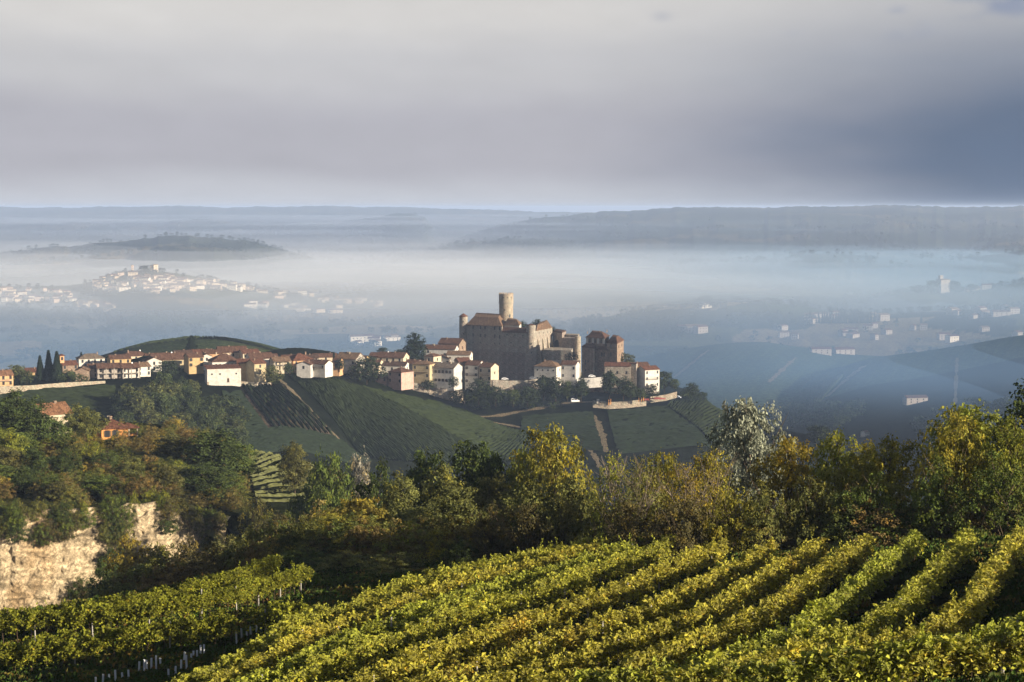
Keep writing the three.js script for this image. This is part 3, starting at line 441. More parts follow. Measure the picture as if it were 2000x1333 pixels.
const VILLAGE = [
  { px: 2, py: 753, d: 885, w: 38, h: 21, dp: 10, yaw: 28, wall: 'apricot', tile: 'orange', win: [3, 2], balcony: 2, label: 'apricot house with an orange roof at the left end of the village' },
  { px: 60, py: 735, d: 960, w: 24, h: 9, yaw: 20, wall: 'ochre', tile: 'red', win: [2, 1], label: 'low red-roofed house between the leftmost house and the dark firs' },
  { px: 132, py: 722, d: 965, w: 30, h: 10, yaw: 30, wall: 'brick', tile: 'red', win: [2, 1], label: 'low red-roofed house right of the small brick bell tower' },
  { px: 176, py: 712, d: 1010, w: 50, h: 13, yaw: 24, roof: 'hip', wall: 'white', tile: 'grey', win: [4, 1], pitch: 0.5, label: 'house with a pale grey-brown hipped roof right of the bell tower' },
  { px: 161, py: 739, d: 925, w: 26, h: 16, dp: 11, axis: 'z', yaw: 12, wall: 'brick', tile: 'tan', win: [0, 0], side: [1, 1], chim: 0, label: 'brick barn with its gable end to the camera' },
  { px: 181, py: 737, d: 938, w: 24, h: 19, yaw: 32, wall: 'cream', tile: 'brown', win: [1, 2], label: 'tall cream house between the brick barn and the house with open galleries' },
  { px: 212, py: 739, d: 935, w: 48, h: 22, yaw: 20, wall: 'grey', tile: 'brown', win: [3, 2], loggia: 3, label: 'long brown-roofed house with open galleries on pillars' },
  { px: 251, py: 738, d: 938, w: 34, h: 21, yaw: 26, wall: 'white', tile: 'brown', win: [2, 2], loggia: 2, dish: 1, label: 'house with a dark porch right of the house with open galleries' },
  { px: 275, py: 733, d: 945, w: 26, h: 18, yaw: 34, wall: 'white', tile: 'tan', win: [2, 2], label: 'small white house with a tan roof at the left of the dark round tree' },
  { px: 297, py: 724, d: 965, w: 30, h: 20, axis: 'z', yaw: 25, wall: 'white', tile: 'brown', win: [1, 2], label: 'white house with its gable turned to the camera, behind the small tan-roofed house' },
  { px: 262, py: 706, d: 1040, w: 50, h: 12, roof: 'hip', yaw: 26, wall: 'cream', tile: 'brown', win: [3, 1], dish: 1, pitch: 0.5, label: 'cream house with a hipped brown roof and a white dish on its ridge' },
  { px: 326, py: 716, d: 1000, w: 64, h: 15, dp: 12, yaw: 22, wall: 'yellow', tile: 'brown', win: [4, 1], chim: 2, dish: 1, pitch: 0.55, label: 'long yellow house under a broad brown roof above the dark round tree' },
  { px: 378, py: 717, d: 985, w: 30, h: 20, yaw: 28, wall: 'ochre', tile: 'brown', win: [2, 2], shut: 1, label: 'narrow ochre house right of the long yellow house' },
  { px: 394, py: 698, d: 1055, w: 40, h: 9, yaw: 22, wall: 'cream', tile: 'red', win: [3, 1], label: 'low house just right of the tall fir on the ridge' },
  { px: 401, py: 710, d: 1000, w: 20, h: 15, axis: 'z', yaw: 20, wall: 'white', tile: 'brown', win: [1, 1], label: 'small white gabled house tucked left of the big hipped roof' },
  { px: 452, py: 699, d: 1040, w: 56, h: 12, dp: 12, yaw: 18, wall: 'cream', tile: 'brown', win: [3, 1], pitch: 0.5, label: 'brown-roofed house rising behind the big hipped roof' },
  { px: 437, py: 720, d: 985, w: 54, h: 16, dp: 13, roof: 'hip', yaw: 20, wall: 'white', tile: 'brown', win: [6, 1], small: 1, pitch: 0.55, chim: 2, label: 'big hip-roofed house with a row of small square windows under the eaves' },
  { px: 435, py: 746, d: 962, w: 66, h: 28, dp: 9, roof: 'shed', pitch: 0.14, yaw: 18, wall: 'white', tile: 'red', win: [4, 1], small: 1, chim: 0, door: 1, label: 'bright white building with a thin red roof line, in front of the big hipped roof' },
  { px: 476, py: 733, d: 978, w: 26, h: 25, yaw: 10, wall: 'ochre', tile: 'red', win: [2, 2], label: 'ochre house with a red roof right of the bright white building' },
  { px: 500, py: 733, d: 972, w: 26, h: 24, yaw: 38, wall: 'yellow', tile: 'red', win: [1, 2], side: [2, 2], label: 'pale yellow house with a red roof, at the end of the vine stripes' },
  { px: 506, py: 713, d: 1012, w: 46, h: 14, dp: 11, yaw: 24, wall: 'white', tile: 'brown', win: [3, 1], chim: 2, pitch: 0.5, label: 'white house under a brown roof behind the pale yellow house' },
  { px: 547, py: 719, d: 1005, w: 34, h: 15, yaw: 22, wall: 'cream', tile: 'tan', win: [2, 1], loggia: 2, label: 'cream house with a wide porch left of the orange hipped house' },
  { px: 584, py: 724, d: 1015, w: 46, h: 22, dp: 12, roof: 'hip', yaw: 34, wall: 'apricot', tile: 'red', win: [3, 2], side: [2, 2], pitch: 0.55, label: 'orange-plastered house with a hipped red-brown roof' },
  { px: 597, py: 725, d: 1002, w: 28, h: 14, axis: 'z', dp: 10, yaw: -8, wall: 'greywhite', tile: 'brown', win: [1, 1], label: 'grey house with its gable to the camera below the orange hipped house' },
  { px: 625, py: 724, d: 1006, w: 40, h: 14, yaw: -24, wall: 'white', tile: 'brown', win: [2, 1], balcony: 1, side: [0, 0], label: 'house with a dark balcony and a sunlit white gable left of the dark cypress' },
  { px: 634, py: 705, d: 1080, w: 46, h: 8, yaw: 15, wall: 'cream', tile: 'brown', win: [3, 1], label: 'low brown-roofed house on the skyline left of the dark cypress' },
  { px: 684, py: 717, d: 1060, w: 44, h: 17, dp: 12, yaw: -22, wall: 'grey', tile: 'tan', win: [2, 1], pitch: 0.55, chim: 2, label: 'house with a broad tan roof right of the dark cypress' },
  { px: 660, py: 722, d: 1035, w: 14, h: 16, yaw: -10, wall: 'apricot', tile: 'brown', win: [1, 1], chim: 0, label: 'tiny orange brick house beside the dark cypress' },
  { px: 744, py: 703, d: 1105, w: 40, h: 8, yaw: -15, wall: 'cream', tile: 'brown', win: [2, 1], label: 'low brown-roofed house on the skyline behind the round dark tree' },
  { px: 768, py: 709, d: 1092, w: 54, h: 12, dp: 11, yaw: -16, wall: 'cream', tile: 'brown', win: [4, 1], dish: 1, pitch: 0.5, label: 'cream house with three dark windows left of the big dark cedar' },
  { px: 770, py: 729, d: 1076, w: 54, h: 16, yaw: -14, wall: 'white', tile: 'dark', win: [3, 1], chim: 2, label: 'long white house with a dark roof above the pink house' },
  { px: 783, py: 749, d: 1062, w: 34, h: 24, dp: 11, roof: 'hip', yaw: -38, wall: 'pink', tile: 'brown', win: [2, 2], side: [0, 0], label: 'pink house with a sunlit right side at the edge of the green vineyard' },
  { px: 752, py: 745, d: 1066, w: 24, h: 8, yaw: -30, roof: 'shed', pitch: 0.2, wall: 'pink', tile: 'dark', win: [2, 1], chim: 0, label: 'low annex with dark openings left of the pink house' },
  { px: 828, py: 741, d: 1078, w: 36, h: 31, yaw: -20, roof: 'hip', wall: 'yellow', tile: 'tan', win: [2, 2], balcony: 1, pitch: 0.4, label: 'tall yellow house with a shaded loggia right of the pink house' },
  { px: 845, py: 712, d: 1100, w: 22, h: 17, roof: 'hip', yaw: -30, wall: 'cream', tile: 'brown', win: [1, 1], label: 'small square house with a pointed brown roof just right of the cedar' },
  { px: 870, py: 750, d: 1080, w: 54, h: 33, dp: 13, yaw: -22, wall: 'greywhite', tile: 'grey', win: [6, 2], side: [0, 0], shut: 1, chim: 2, dish: 1, label: 'long pale house with two rows of shuttered windows' },
  { px: 868, py: 716, d: 1112, w: 34, h: 17, axis: 'z', dp: 10, yaw: -18, wall: 'grey', tile: 'tan', win: [2, 1], label: 'grey stone gabled house right of the cedar' },
  { px: 898, py: 710, d: 1110, w: 46, h: 18, yaw: -10, wall: 'white', tile: 'tan', win: [3, 1], label: 'white-walled house with a tan roof below the round turret of the castle' },
  { px: 903, py: 722, d: 1094, w: 24, h: 17, yaw: 20, wall: 'brick', tile: 'red', win: [1, 1], label: 'reddish brick house squeezed left of the white balcony house' },
  { px: 862, py: 694, d: 1148, w: 62, h: 13, dp: 11, yaw: -12, wall: 'greywhite', tile: 'brown', win: [2, 1], chim: 2, label: 'long grey-walled house right behind the cedar' },
  { px: 883, py: 692, d: 1172, w: 44, h: 22, dp: 12, axis: 'x', yaw: -20, wall: 'brick', tile: 'brown', win: [2, 1], pitch: 0.5, label: 'high brown-roofed house touching the castle turret on its left' },
  { px: 928, py: 750, d: 1086, w: 28, h: 38, dp: 11, yaw: -24, wall: 'white', tile: 'brown', win: [2, 3], balcony: 1, side: [0, 0], shut: 1, label: 'white house with dark shutters and balconies below the castle wall' },
  { px: 955, py: 746, d: 1080, w: 26, h: 30, dp: 10, yaw: -28, axis: 'x', wall: 'cream', tile: 'brown', win: [2, 2], balcony: 1, side: [1, 1], label: 'cream house with a sunlit gable right of the white balcony house' },
  { px: 1072, py: 748, d: 1090, w: 46, h: 34, dp: 12, roof: 'hip', yaw: -22, wall: 'white', tile: 'tan', win: [4, 2], round: 1, side: [1, 2], pitch: 0.5, label: 'white building with a row of round windows over square ones' },
  { px: 1114, py: 741, d: 1092, w: 30, h: 30, yaw: -18, wall: 'greywhite', tile: 'brown', win: [2, 2], side: [0, 0], label: 'plain pale annex joined to the right of the building with round windows' },
  { px: 1207, py: 745, d: 1098, w: 50, h: 31, dp: 9, yaw: -8, wall: 'stone', tile: 'red', win: [3, 1], side: [0, 0], label: 'long stone house below the brick palace' },
  { px: 1248, py: 738, d: 1105, w: 34, h: 24, yaw: 18, wall: 'ochre', tile: 'brown', win: [2, 1], label: 'brown-roofed house behind the square brick stack' },
  { px: 1266, py: 757, d: 1098, w: 34, h: 36, dp: 9, yaw: 30, wall: 'white', tile: 'red', win: [2, 3], side: [1, 2], balcony: 2, label: 'flaking white house at the right end of the village' },
  { px: 232, py: 712, d: 1000, w: 40, h: 12, yaw: 24, wall: 'ochre', tile: 'brown', win: [3, 1], label: 'ochre house behind the long galleried house, under the left end of the round hilltop' },
  { px: 296, py: 709, d: 1025, w: 26, h: 12, yaw: 18, wall: 'white', tile: 'brown', win: [2, 1], label: 'small white house between the dish-topped house and the long yellow house' },
  { px: 356, py: 702, d: 1035, w: 34, h: 11, yaw: 26, wall: 'cream', tile: 'dark', win: [2, 1], label: 'dark-roofed house just left below the tall ragged fir' },
  { px: 414, py: 703, d: 1020, w: 36, h: 13, yaw: 14, wall: 'apricot', tile: 'brown', win: [2, 1], label: 'apricot house half hidden behind the left of the big hipped roof' },
  { px: 486, py: 701, d: 1035, w: 34, h: 12, yaw: 26, wall: 'cream', tile: 'red', win: [2, 1], label: 'red-roofed house behind the right end of the big hipped roof' },
  { px: 527, py: 709, d: 1035, w: 26, h: 11, yaw: 20, wall: 'apricot', tile: 'brown', win: [2, 1], label: 'small apricot house behind the porch house' },
  { px: 563, py: 710, d: 1045, w: 28, h: 10, yaw: 16, wall: 'cream', tile: 'brown', win: [2, 1], label: 'low house peeping over the porch house at the foot of the round hilltop' },
  { px: 608, py: 708, d: 1060, w: 24, h: 9, yaw: 10, wall: 'white', tile: 'dark', win: [2, 1], label: 'low dark-roofed house right behind the orange hipped house' },
  { px: 701, py: 712, d: 1085, w: 34, h: 11, yaw: -14, wall: 'ochre', tile: 'brown', win: [2, 1], label: 'ochre house behind the right end of the broad tan roof' },
  { px: 733, py: 722, d: 1075, w: 26, h: 13, yaw: -18, wall: 'cream', tile: 'brown', win: [2, 1], label: 'cream house at the right side of the big dark round tree' },
  { px: 808, py: 722, d: 1090, w: 26, h: 13, yaw: -20, wall: 'grey', tile: 'brown', win: [2, 1], label: 'small grey house right under the cedar' },
];
VILLAGE.forEach(house);
// two houses on the near left hill
const tanHouse = house({ px: 98, py: 838, d: 455, w: 58, h: 33, dp: 9, yaw: 38, axis: 'x', wall: 'cream', tile: 'orange', win: [2, 2], pitch: 0.5, label: 'house with a plain orange tiled roof rising out of the trees at left' });
{
  const g = house({ px: 218, py: 868, d: 450, w: 52, h: 36, dp: 8, roof: 'hip', yaw: 24, wall: 'orange', tile: 'red', win: [0, 0], side: [0, 0], chim: 2, pitch: 0.5, label: 'bright orange house with a red hipped roof and a corner balcony on the left hill' });
  const sc = 450 / F, w = 52 * sc, h = 36 * sc;
  for (const [x, y] of [[-1.9, 3.2], [0.1, 3.2], [-1.9, 0.9]]) { const m = mesh('window', winGeo, pane, g); m.position.set(x, y, 4.0); for (const s of [-1, 1]) mesh('shutter', shutGeo, shutterM, m).position.set(s * 0.7, 0, 0.02); }
  mesh('balcony', mergeGeometries([box(3.6, 0.2, 3.0, w / 2 + 0.6, 1.9, 2.6), box(3.6, 0.9, 0.12, w / 2 + 0.6, 2.45, 4.05), box(0.12, 0.9, 3.0, w / 2 + 2.4, 2.45, 2.6)]), W.orange, g);
  for (const x of [w / 2 + 0.2, w / 2 + 2.3]) mesh('pillar', box(0.3, h - 0.2, 0.3, x, h / 2, 4.0), W.cream, g);
  const [cg] = roofGeo('hip', 4.4, 4.4, h, 0.4, 'x'); cg.translate(w / 2 + 0.2, -0.06, 2.1); mesh('porch_roof', cg, R.red, g);
  mesh('terrace', box(9, 0.3, 4, 5.5, -0.4, 3.2), W.brick, g); mesh('door', doorGeo, doorM, g).position.set(w / 2 + 0.08, 3.1, 2.2); mesh('garage_arch', box(1.8, 1.6, 0.2, 1.9, 0.4, 4.02), W.cream, g); mesh('garage_arch', box(1.6, 1.5, 0.2, 4.3, 0.4, 4.4), W.cream, g);
}
// small brick bell tower on the left
{
  const g = thing('bell_tower', 'small square brick bell tower behind the dark firs', 'bell tower', P(120, 722, 962), 0.5), s = 962 / F, h = 28 * s;
  mesh('wall', box(2.3, h + 4, 2.3, 0, (h - 4) / 2, 0), W.apricot, g); const [rg] = roofGeo('hip', 2.4, 2.4, h, 0.5, 'x'); mesh('roof', rg, R.red, g);
  for (const [x, z, t] of [[0, 1.16, 0], [1.16, 0, Math.PI / 2]]) { const m = mesh('window', winGeo, pane, g); m.position.set(x, h - 1.8, z); m.rotation.y = t; }
}
// ---------- the castle ----------
const Q = (px, d) => [(px - 1000) / F * d, -d];
const Y = (py, d = 1175) => P(1000, py, d).y;
function tower(px, d, y0, y1, r0, r1, mat, parent, name, seg = 28) { const [x, z] = Q(px, d), g = new THREE.CylinderGeometry(r1, r0, y1 - y0, seg, 4, false), uv = g.attributes.uv; for (let i = 0; i < uv.count; i++) uv.setXY(i, uv.getX(i) * 2 * Math.PI * r1 / 6, uv.getY(i) * (y1 - y0) / 6); g.translate(x, (y0 + y1) / 2, z); return mesh(name, g, mat, parent); }
function block(poly, y0, y1, mat, parent, name, flare = 0, mid = null) {   // upright walls over a plan of [px, depth]; the foot spreads by flare metres below height mid
  const pts = poly.map(([p, d]) => Q(p, d)), cx = pts.reduce((s, p) => s + p[0], 0) / pts.length, cz = pts.reduce((s, p) => s + p[1], 0) / pts.length;
  const out = pts.map(([x, z]) => { const l = Math.hypot(x - cx, z - cz); return [x + (x - cx) / l * flare, z + (z - cz) / l * flare]; }), f = [], n = pts.length, m = mid ?? y0;
  for (let k = 0; k < n; k++) { const j = (k + 1) % n; if (flare) f.push([[out[k][0], y0, out[k][1]], [out[j][0], y0, out[j][1]], [pts[j][0], m, pts[j][1]], [pts[k][0], m, pts[k][1]]]); f.push([[pts[k][0], m, pts[k][1]], [pts[j][0], m, pts[j][1]], [pts[j][0], y1, pts[j][1]], [pts[k][0], y1, pts[k][1]]]); }
  f.push(pts.map(([x, z]) => [x, y1, z]));
  return mesh(name, faces(f), mat, parent);
}
function polyRoof(poly, y, rise, inset, mat, parent, over = 0.5, name = 'roof') {   // hipped roof over a plan
  const pts = poly.map(([p, d]) => Q(p, d)), cx = pts.reduce((s, p) => s + p[0], 0) / pts.length, cz = pts.reduce((s, p) => s + p[1], 0) / pts.length, sc = (k) => pts.map(([x, z]) => { const l = Math.hypot(x - cx, z - cz); return [x + (x - cx) / l * k, z + (z - cz) / l * k]; });
  const o = sc(over), t = sc(-inset), f = [], n = pts.length;
  for (let k = 0; k < n; k++) { const j = (k + 1) % n; f.push([[o[k][0], y, o[k][1]], [o[j][0], y, o[j][1]], [t[j][0], y + rise, t[j][1]], [t[k][0], y + rise, t[k][1]]], [[o[k][0], y - 0.3, o[k][1]], [o[j][0], y - 0.3, o[j][1]], [o[j][0], y, o[j][1]], [o[k][0], y, o[k][1]]]); }
  f.push(t.map(([x, z]) => [x, y + rise, z]), o.map(([x, z]) => [x, y - 0.3, z]));
  return mesh(name, faces(f), mat, parent);
}
function openings(list, a, b, mat, parent, geo, name = 'window') {   // at fractions along the wall a-b (plan), heights in py
  const [ax, az] = Q(...a), [bx, bz] = Q(...b), yaw = Math.atan2(-(bz - az), bx - ax), nx = Math.sin(yaw), nz = Math.cos(yaw);
  for (const [t, py] of list) { const m = mesh(name, geo, mat, parent); m.position.set(lerp(ax, bx, t) + nx * 0.03, Y(py), lerp(az, bz, t) + nz * 0.03); m.rotation.y = yaw; }
}
{
  const c = thing('castle', 'brick hilltop castle with high walls and round towers above the village', 'castle', V(0, 0, 0));
  const winTall = box(1.1, 2.2, 0.16), slit = box(0.7, 0.9, 0.16);
  const A = [911, 1187], B = [980, 1172], C = [1032, 1159], D = [1079, 1200];
  // palace wing on the left
  block([A, B, [992, 1228], [924, 1245]], Y(690), Y(637), W.stone, c, 'palace_wall');
  block([[910.5, 1186.4], [980.5, 1171.4], [992, 1228], [924, 1245]], Y(765), Y(683), W.castle, c, 'palace_base', 2.2, Y(715));
  polyRoof([A, B, [992, 1228], [924, 1245]], Y(637), 5.2, 9, R.tan, c, 0.7);
  openings([[0.19, 641.5], [0.40, 641.5], [0.53, 641.5], [0.80, 641.5], [0.94, 641.5], [0.19, 656.5], [0.40, 657], [0.53, 657], [0.80, 657], [0.94, 658]], A, B, pane, c, winTall);
  openings([[0.19, 671], [0.40, 671], [0.80, 671], [0.94, 671]], A, B, pane, c, slit);
  for (const px of [937, 950, 957]) { const [x, z] = Q(px, 1195); mesh('chimney', chimGeo, W.cream, c).position.set(x, Y(626), z); }
  // curtain wall with its lean-to roof
  block([B, C, [1040, 1215], [992, 1228]], Y(690), Y(648), W.stone, c, 'curtain_wall');
  block([[980.5, 1171.6], [1032, 1158.6], [1040, 1215], [992, 1228]], Y(768), Y(686), W.castlelow, c, 'curtain_base', 2.4, Y(712));
  { const [ax, az] = Q(980, 1171.4), [bx, bz] = Q(1031, 1158.4), [qx, qz] = Q(1033, 1166), [rx, rz] = Q(983, 1180); mesh('walk_roof', faces([[[ax, Y(648) + 0.1, az], [bx, Y(647) + 0.1, bz], [qx, Y(639), qz], [rx, Y(640), rz]], [[ax, Y(648) - 0.25, az], [bx, Y(647) - 0.25, bz], [bx, Y(647) + 0.1, bz], [ax, Y(648) + 0.1, az]]]), R.brown, c); }
  block([[984, 1182], [1014, 1174], [1018, 1200], [988, 1210]], Y(650), Y(635.5), W.white, c, 'court_house_wall'); polyRoof([[984, 1182], [1014, 1174], [1018, 1200], [988, 1210]], Y(635.5), 3, 6, R.tan, c, 0.6);
  openings([[0.2, 653], [0.5, 653], [0.8, 653], [0.35, 668], [0.7, 676]], B, C, pane, c, slit);
  // right-hand wing, its face to the sun, with leaning buttresses
  block([[1040, 1160], D, [1072, 1240], [1036, 1215]], Y(690), Y(645), W.stone, c, 'east_wall');
  block([[1040, 1159.5], [1079.5, 1199.5], [1072, 1240], [1036, 1215]], Y(765), Y(688), W.castle, c, 'east_base', 3.6, Y(700));
  polyRoof([[1048, 1168], [1078, 1198], [1070, 1230], [1044, 1205]], Y(644.5), 3.4, 5, R.tan, c, 0.5);
  openings([[0.1, 655], [0.1, 672], [0.33, 650], [0.33, 668], [0.55, 652], [0.55, 670], [0.75, 652], [0.9, 654]], [1040, 1160], D, pane, c, slit);
  for (const t of [0.26, 0.5, 0.74, 0.94]) { const [ax, az] = Q(1040, 1160), [bx, bz] = Q(...D), x = lerp(ax, bx, t), z = lerp(az, bz, t), yaw = Math.atan2(-(bz - az), bx - ax), g = prism([[0, -24], [5.2, -24], [0.5, 6], [0, 6]], 1.5, 'z'); g.rotateY(-Math.PI / 2); const m = mesh('buttress', g, W.palestone, c); m.position.set(x, Y(680), z); m.rotation.y = yaw; }
  // towers
  tower(905, 1190, Y(760), Y(686), 3.9, 3.35, W.castle, c, 'turret_base'); tower(905, 1190, Y(686), Y(621), 2.95, 2.8, W.stone, c, 'turret'); { const g = new THREE.ConeGeometry(3.25, 2.1, 24), [x, z] = Q(905, 1190); g.translate(x, Y(621) + 1.05, z); mesh('turret_roof', g, R.red, c); }
  openings([[0.5, 631]], [903, 1186.9], [906, 1186.9], pane, c, slit); openings([[0.5, 641], [0.5, 655]], [904, 1187], [907, 1187], pane, c, slit);
  tower(1037, 1161, Y(768), Y(690), 5.4, 3.9, W.castle, c, 'corner_tower_base'); tower(1037, 1161, Y(690), Y(639), 3.6, 2.95, W.stone, c, 'corner_tower'); tower(1037, 1161, Y(639), Y(632.5), 3.2, 3.25, W.stone, c, 'corner_tower_head'); { const g = new THREE.ConeGeometry(3.3, 0.9, 24), [x, z] = Q(1037, 1161); g.translate(x, Y(632.5) + 0.45, z); mesh('corner_tower_roof', g, R.brown, c); }
  openings([[0.5, 668], [0.5, 685]], [1036, 1157.4], [1040, 1157.6], pane, c, slit);
  const k = tower(988.5, 1214, Y(700, 1214), Y(593, 1214), 4.75, 4.75, W.palestone, c, 'keep', 36); tower(988.5, 1214, Y(593, 1214), Y(590.5, 1214), 5.15, 5.15, W.stone, c, 'keep_moulding', 36); tower(988.5, 1214, Y(590.5, 1214), Y(575, 1214), 4.95, 4.95, W.palestone, c, 'keep_head', 36);
  for (let i = 0; i < 16; i++) { const a = i / 16 * 2 * Math.PI, [x, z] = Q(988.5, 1214), m = mesh('merlon', box(1.1, 0.9, 0.6), W.palestone, c); m.position.set(x + Math.sin(a) * 4.6, Y(575, 1214) + 0.45, z + Math.cos(a) * 4.6); m.rotation.y = a; }
  { const [x, z] = Q(988.5, 1214); for (const [a, py, g] of [[0.55, 617, winTall], [0.2, 581, slit], [0.75, 581, slit], [-0.4, 581, slit], [-0.2, 605, slit]]) { const m = mesh('window', g, pane, c), rr = py < 590 ? 4.95 : 4.76; m.position.set(x + Math.sin(a) * rr, Y(py, 1214), z + Math.cos(a) * rr); m.rotation.y = a; } }
  // the ruined outwork on the right
  block([[1080, 1203], [1098, 1192], [1106, 1210], [1086, 1222]], Y(740), Y(654), W.castle, c, 'outwork_wall', 0.8, Y(690)); { const g = new THREE.CylinderGeometry(2.3, 2.3, 0.3, 16, 1, false, -Math.PI / 2, Math.PI); g.rotateX(Math.PI / 2); g.rotateZ(Math.PI); const a = mergeGeometries([g.toNonIndexed(), box(4.6, 3, 0.3, 0, -1.5).clone()].map((q) => { const e = new THREE.BufferGeometry(); e.setAttribute('position', q.attributes.position); return e; })); a.computeVertexNormals(); const m = mesh('gate_arch', a, pane, c), [x, z] = Q(1088, 1198.2); m.position.set(x, Y(676), z + 0.15); m.rotation.y = -0.95; m.position.z += 0.4; }
  polyRoof([[1080, 1203], [1098, 1192], [1106, 1210], [1086, 1222]], Y(653.5), 0.6, 1.5, R.dark, c, 0.2, 'outwork_roof');
  block([[1098, 1192], [1126, 1188], [1128, 1206], [1104, 1210]], Y(740), Y(664), W.castle, c, 'outwork_wall');
  block([[1106, 1202], [1130, 1196], [1132, 1208], [1108, 1212]], Y(700), Y(659.5), W.palestone, c, 'outwork_wall');
  tower(1129, 1187, Y(740), Y(660), 2.3, 1.95, W.palestone, c, 'outwork_tower', 18);
  { // stone retaining walls stepping down below
    block([[1062, 1172], [1116, 1166], [1120, 1190], [1070, 1200]], Y(760), Y(683), W.stone, c, 'retaining_wall', 2.4, Y(700));
    block([[1070, 1150], [1130, 1142], [1134, 1166], [1076, 1172]], Y(770), Y(702), W.stone, c, 'retaining_wall', 1.2, Y(715));
  }
}
// ---------- the brick palace right of the castle ----------
{
  const c = thing('brick_palace', 'tall brick palace with a white-windowed top storey right of the castle', 'palace', V(0, 0, 0)), d = 1128, y = (py) => Y(py, d), win = box(1.5, 2.4, 0.16);
  const P1 = [[1137, 1132], [1162, 1122], [1172, 1150], [1146, 1160]], P2 = [[1162, 1126], [1188, 1118], [1196, 1146], [1172, 1154]], P3 = [[1186, 1120], [1206, 1112], [1219, 1140], [1196, 1150]], P4 = [[1145, 1134], [1182, 1124], [1190, 1148], [1152, 1158]];
  block(P1, y(765), y(678), W.brick, c, 'wall'); block(P2, y(765), y(681), W.brick, c, 'wall'); block(P3, y(765), y(667), W.brick, c, 'wall'); block(P4, y(690), y(660), W.brick, c, 'wall');
  polyRoof(P1, y(678), 2.4, 8, R.brown, c, 0.6); polyRoof(P2, y(681), 2.4, 8, R.brown, c, 0.6); polyRoof(P4, y(660), 3.0, 6.5, R.brown, c, 0.7); polyRoof(P3, y(667), 3.2, 7, R.brown, c, 0.8);
  const face = (a, b, list, g, m, n) => { const [ax, az] = Q(...a), [bx, bz] = Q(...b), yaw = Math.atan2(-(bz - az), bx - ax); for (const [t, py] of list) { const w = mesh(n, g, m, c); w.position.set(lerp(ax, bx, t) + Math.sin(yaw) * 0.05, y(py), lerp(az, bz, t) + Math.cos(yaw) * 0.05); w.rotation.y = yaw; } };
  face(P4[0], P4[1], [[0.06, 666], [0.37, 666], [0.65, 666], [0.94, 666]], box(1.5, 3.6, 0.3), W.white, 'pilaster'); face(P4[0], P4[1], [[0.2, 666.5], [0.5, 666.5], [0.8, 666.5]], win, pane, 'window');
  face(P3[0], P3[1], [[0.4, 674], [0.4, 690]], win, pane, 'window'); face(P3[1], P3[2], [[0.25, 675], [0.7, 675], [0.3, 692], [0.75, 692]], box(1.0, 1.6, 0.16), pane, 'window'); face(P3[0], P3[1], [[0.5, 680]], box(7, 0.3, 0.4), W.palestone, 'cornice'); face(P3[1], P3[2], [[0.5, 681], [0.5, 698]], box(9.4, 0.3, 0.4), W.palestone, 'cornice');
  face(P2[0], P2[1], [[0.55, 691], [0.72, 691]], box(1.2, 2.4, 0.16), pane, 'window'); face(P1[0], P1[1], [[0.3, 706], [0.5, 706], [0.3, 712], [0.3, 724]], box(0.9, 1.3, 0.16), pane, 'window'); face(P1[0], P1[1], [[0.96, 705]], box(1.0, 16, 0.7), W.palestone, 'pilaster');
  for (const [px, py] of [[1148, 653], [1172, 652], [1186, 650]]) { const [x, z] = Q(px, 1140); mesh('chimney', chimGeo, W.brick, c).position.set(x, y(py) - 0.4, z); }
  { const [x, z] = Q(1152, 1140); mesh('aerial', new THREE.CylinderGeometry(0.06, 0.06, 5, 5), metal, c).position.set(x, y(651), z); }
}
{
  const g = thing('brick_stack', 'square free-standing brick stack between the long stone house and the flaking white house', 'tower', P(1239, 756, 1096), -0.4);
  mesh('wall', box(3.4, 18, 3.4, 0, 5.5, 0), W.stone, g); mesh('cap', box(3.9, 0.5, 3.9, 0, 14.6, 0), R.brown, g); const a = mesh('opening', roundWin, pane, g); a.position.set(0, 1.4, 1.72);
}
// ---------- walls, road, van, cars on the hill ----------
function wallAlong(name, label, pts, h, th, mat, kind) {   // [px, py of its foot, depth]
  const v = pts.map(([a, b, d]) => P(a, b, d)), f = [];
  for (let k = 1; k < v.length; k++) { const a = v[k - 1], b = v[k], l = Math.hypot(b.x - a.x, b.z - a.z), nx = (b.z - a.z) / l * -th, nz = (b.x - a.x) / l * th * 1, lo = 2; const q = (p, s, y) => [p.x + nx * s, p.y + y, p.z + nz * s]; f.push([q(a, 0.5, -lo), q(b, 0.5, -lo), q(b, 0.5, h), q(a, 0.5, h)], [q(a, -0.5, -lo), q(b, -0.5, -lo), q(b, -0.5, h), q(a, -0.5, h)], [q(a, 0.5, h), q(b, 0.5, h), q(b, -0.5, h), q(a, -0.5, h)], [q(a, 0.5, -lo), q(a, -0.5, -lo), q(a, -0.5, h), q(a, 0.5, h)], [q(b, 0.5, -lo), q(b, -0.5, -lo), q(b, -0.5, h), q(b, 0.5, h)]); }
  return tag(mesh(name, faces(f), mat, scene), label, 'wall');
}
wallAlong('stone_wall', 'long pale stone wall under the left end of the village', [[-40, 764, 866], [60, 761, 880], [130, 755, 892], [205, 752, 903]], 2.0, 0.8, W.palestone);
wallAlong('retaining_wall', 'grey retaining wall of the terrace below the castle front', [[962, 760, 1074], [995, 762, 1076], [1026, 762, 1078], [1050, 758, 1080]], 5.6, 0.8, W.stone);
wallAlong('retaining_wall', 'pale concrete retaining wall under the parked car left of the brick palace', [[1130, 753, 1092], [1150, 752, 1092], [1178, 750, 1094]], 4.2, 0.7, W.greywhite);
wallAlong('retaining_wall', 'dry-stone wall in the shade below the long pale house', [[806, 756, 1068], [850, 765, 1072], [905, 772, 1074]], 2.6, 0.8, W.stone);
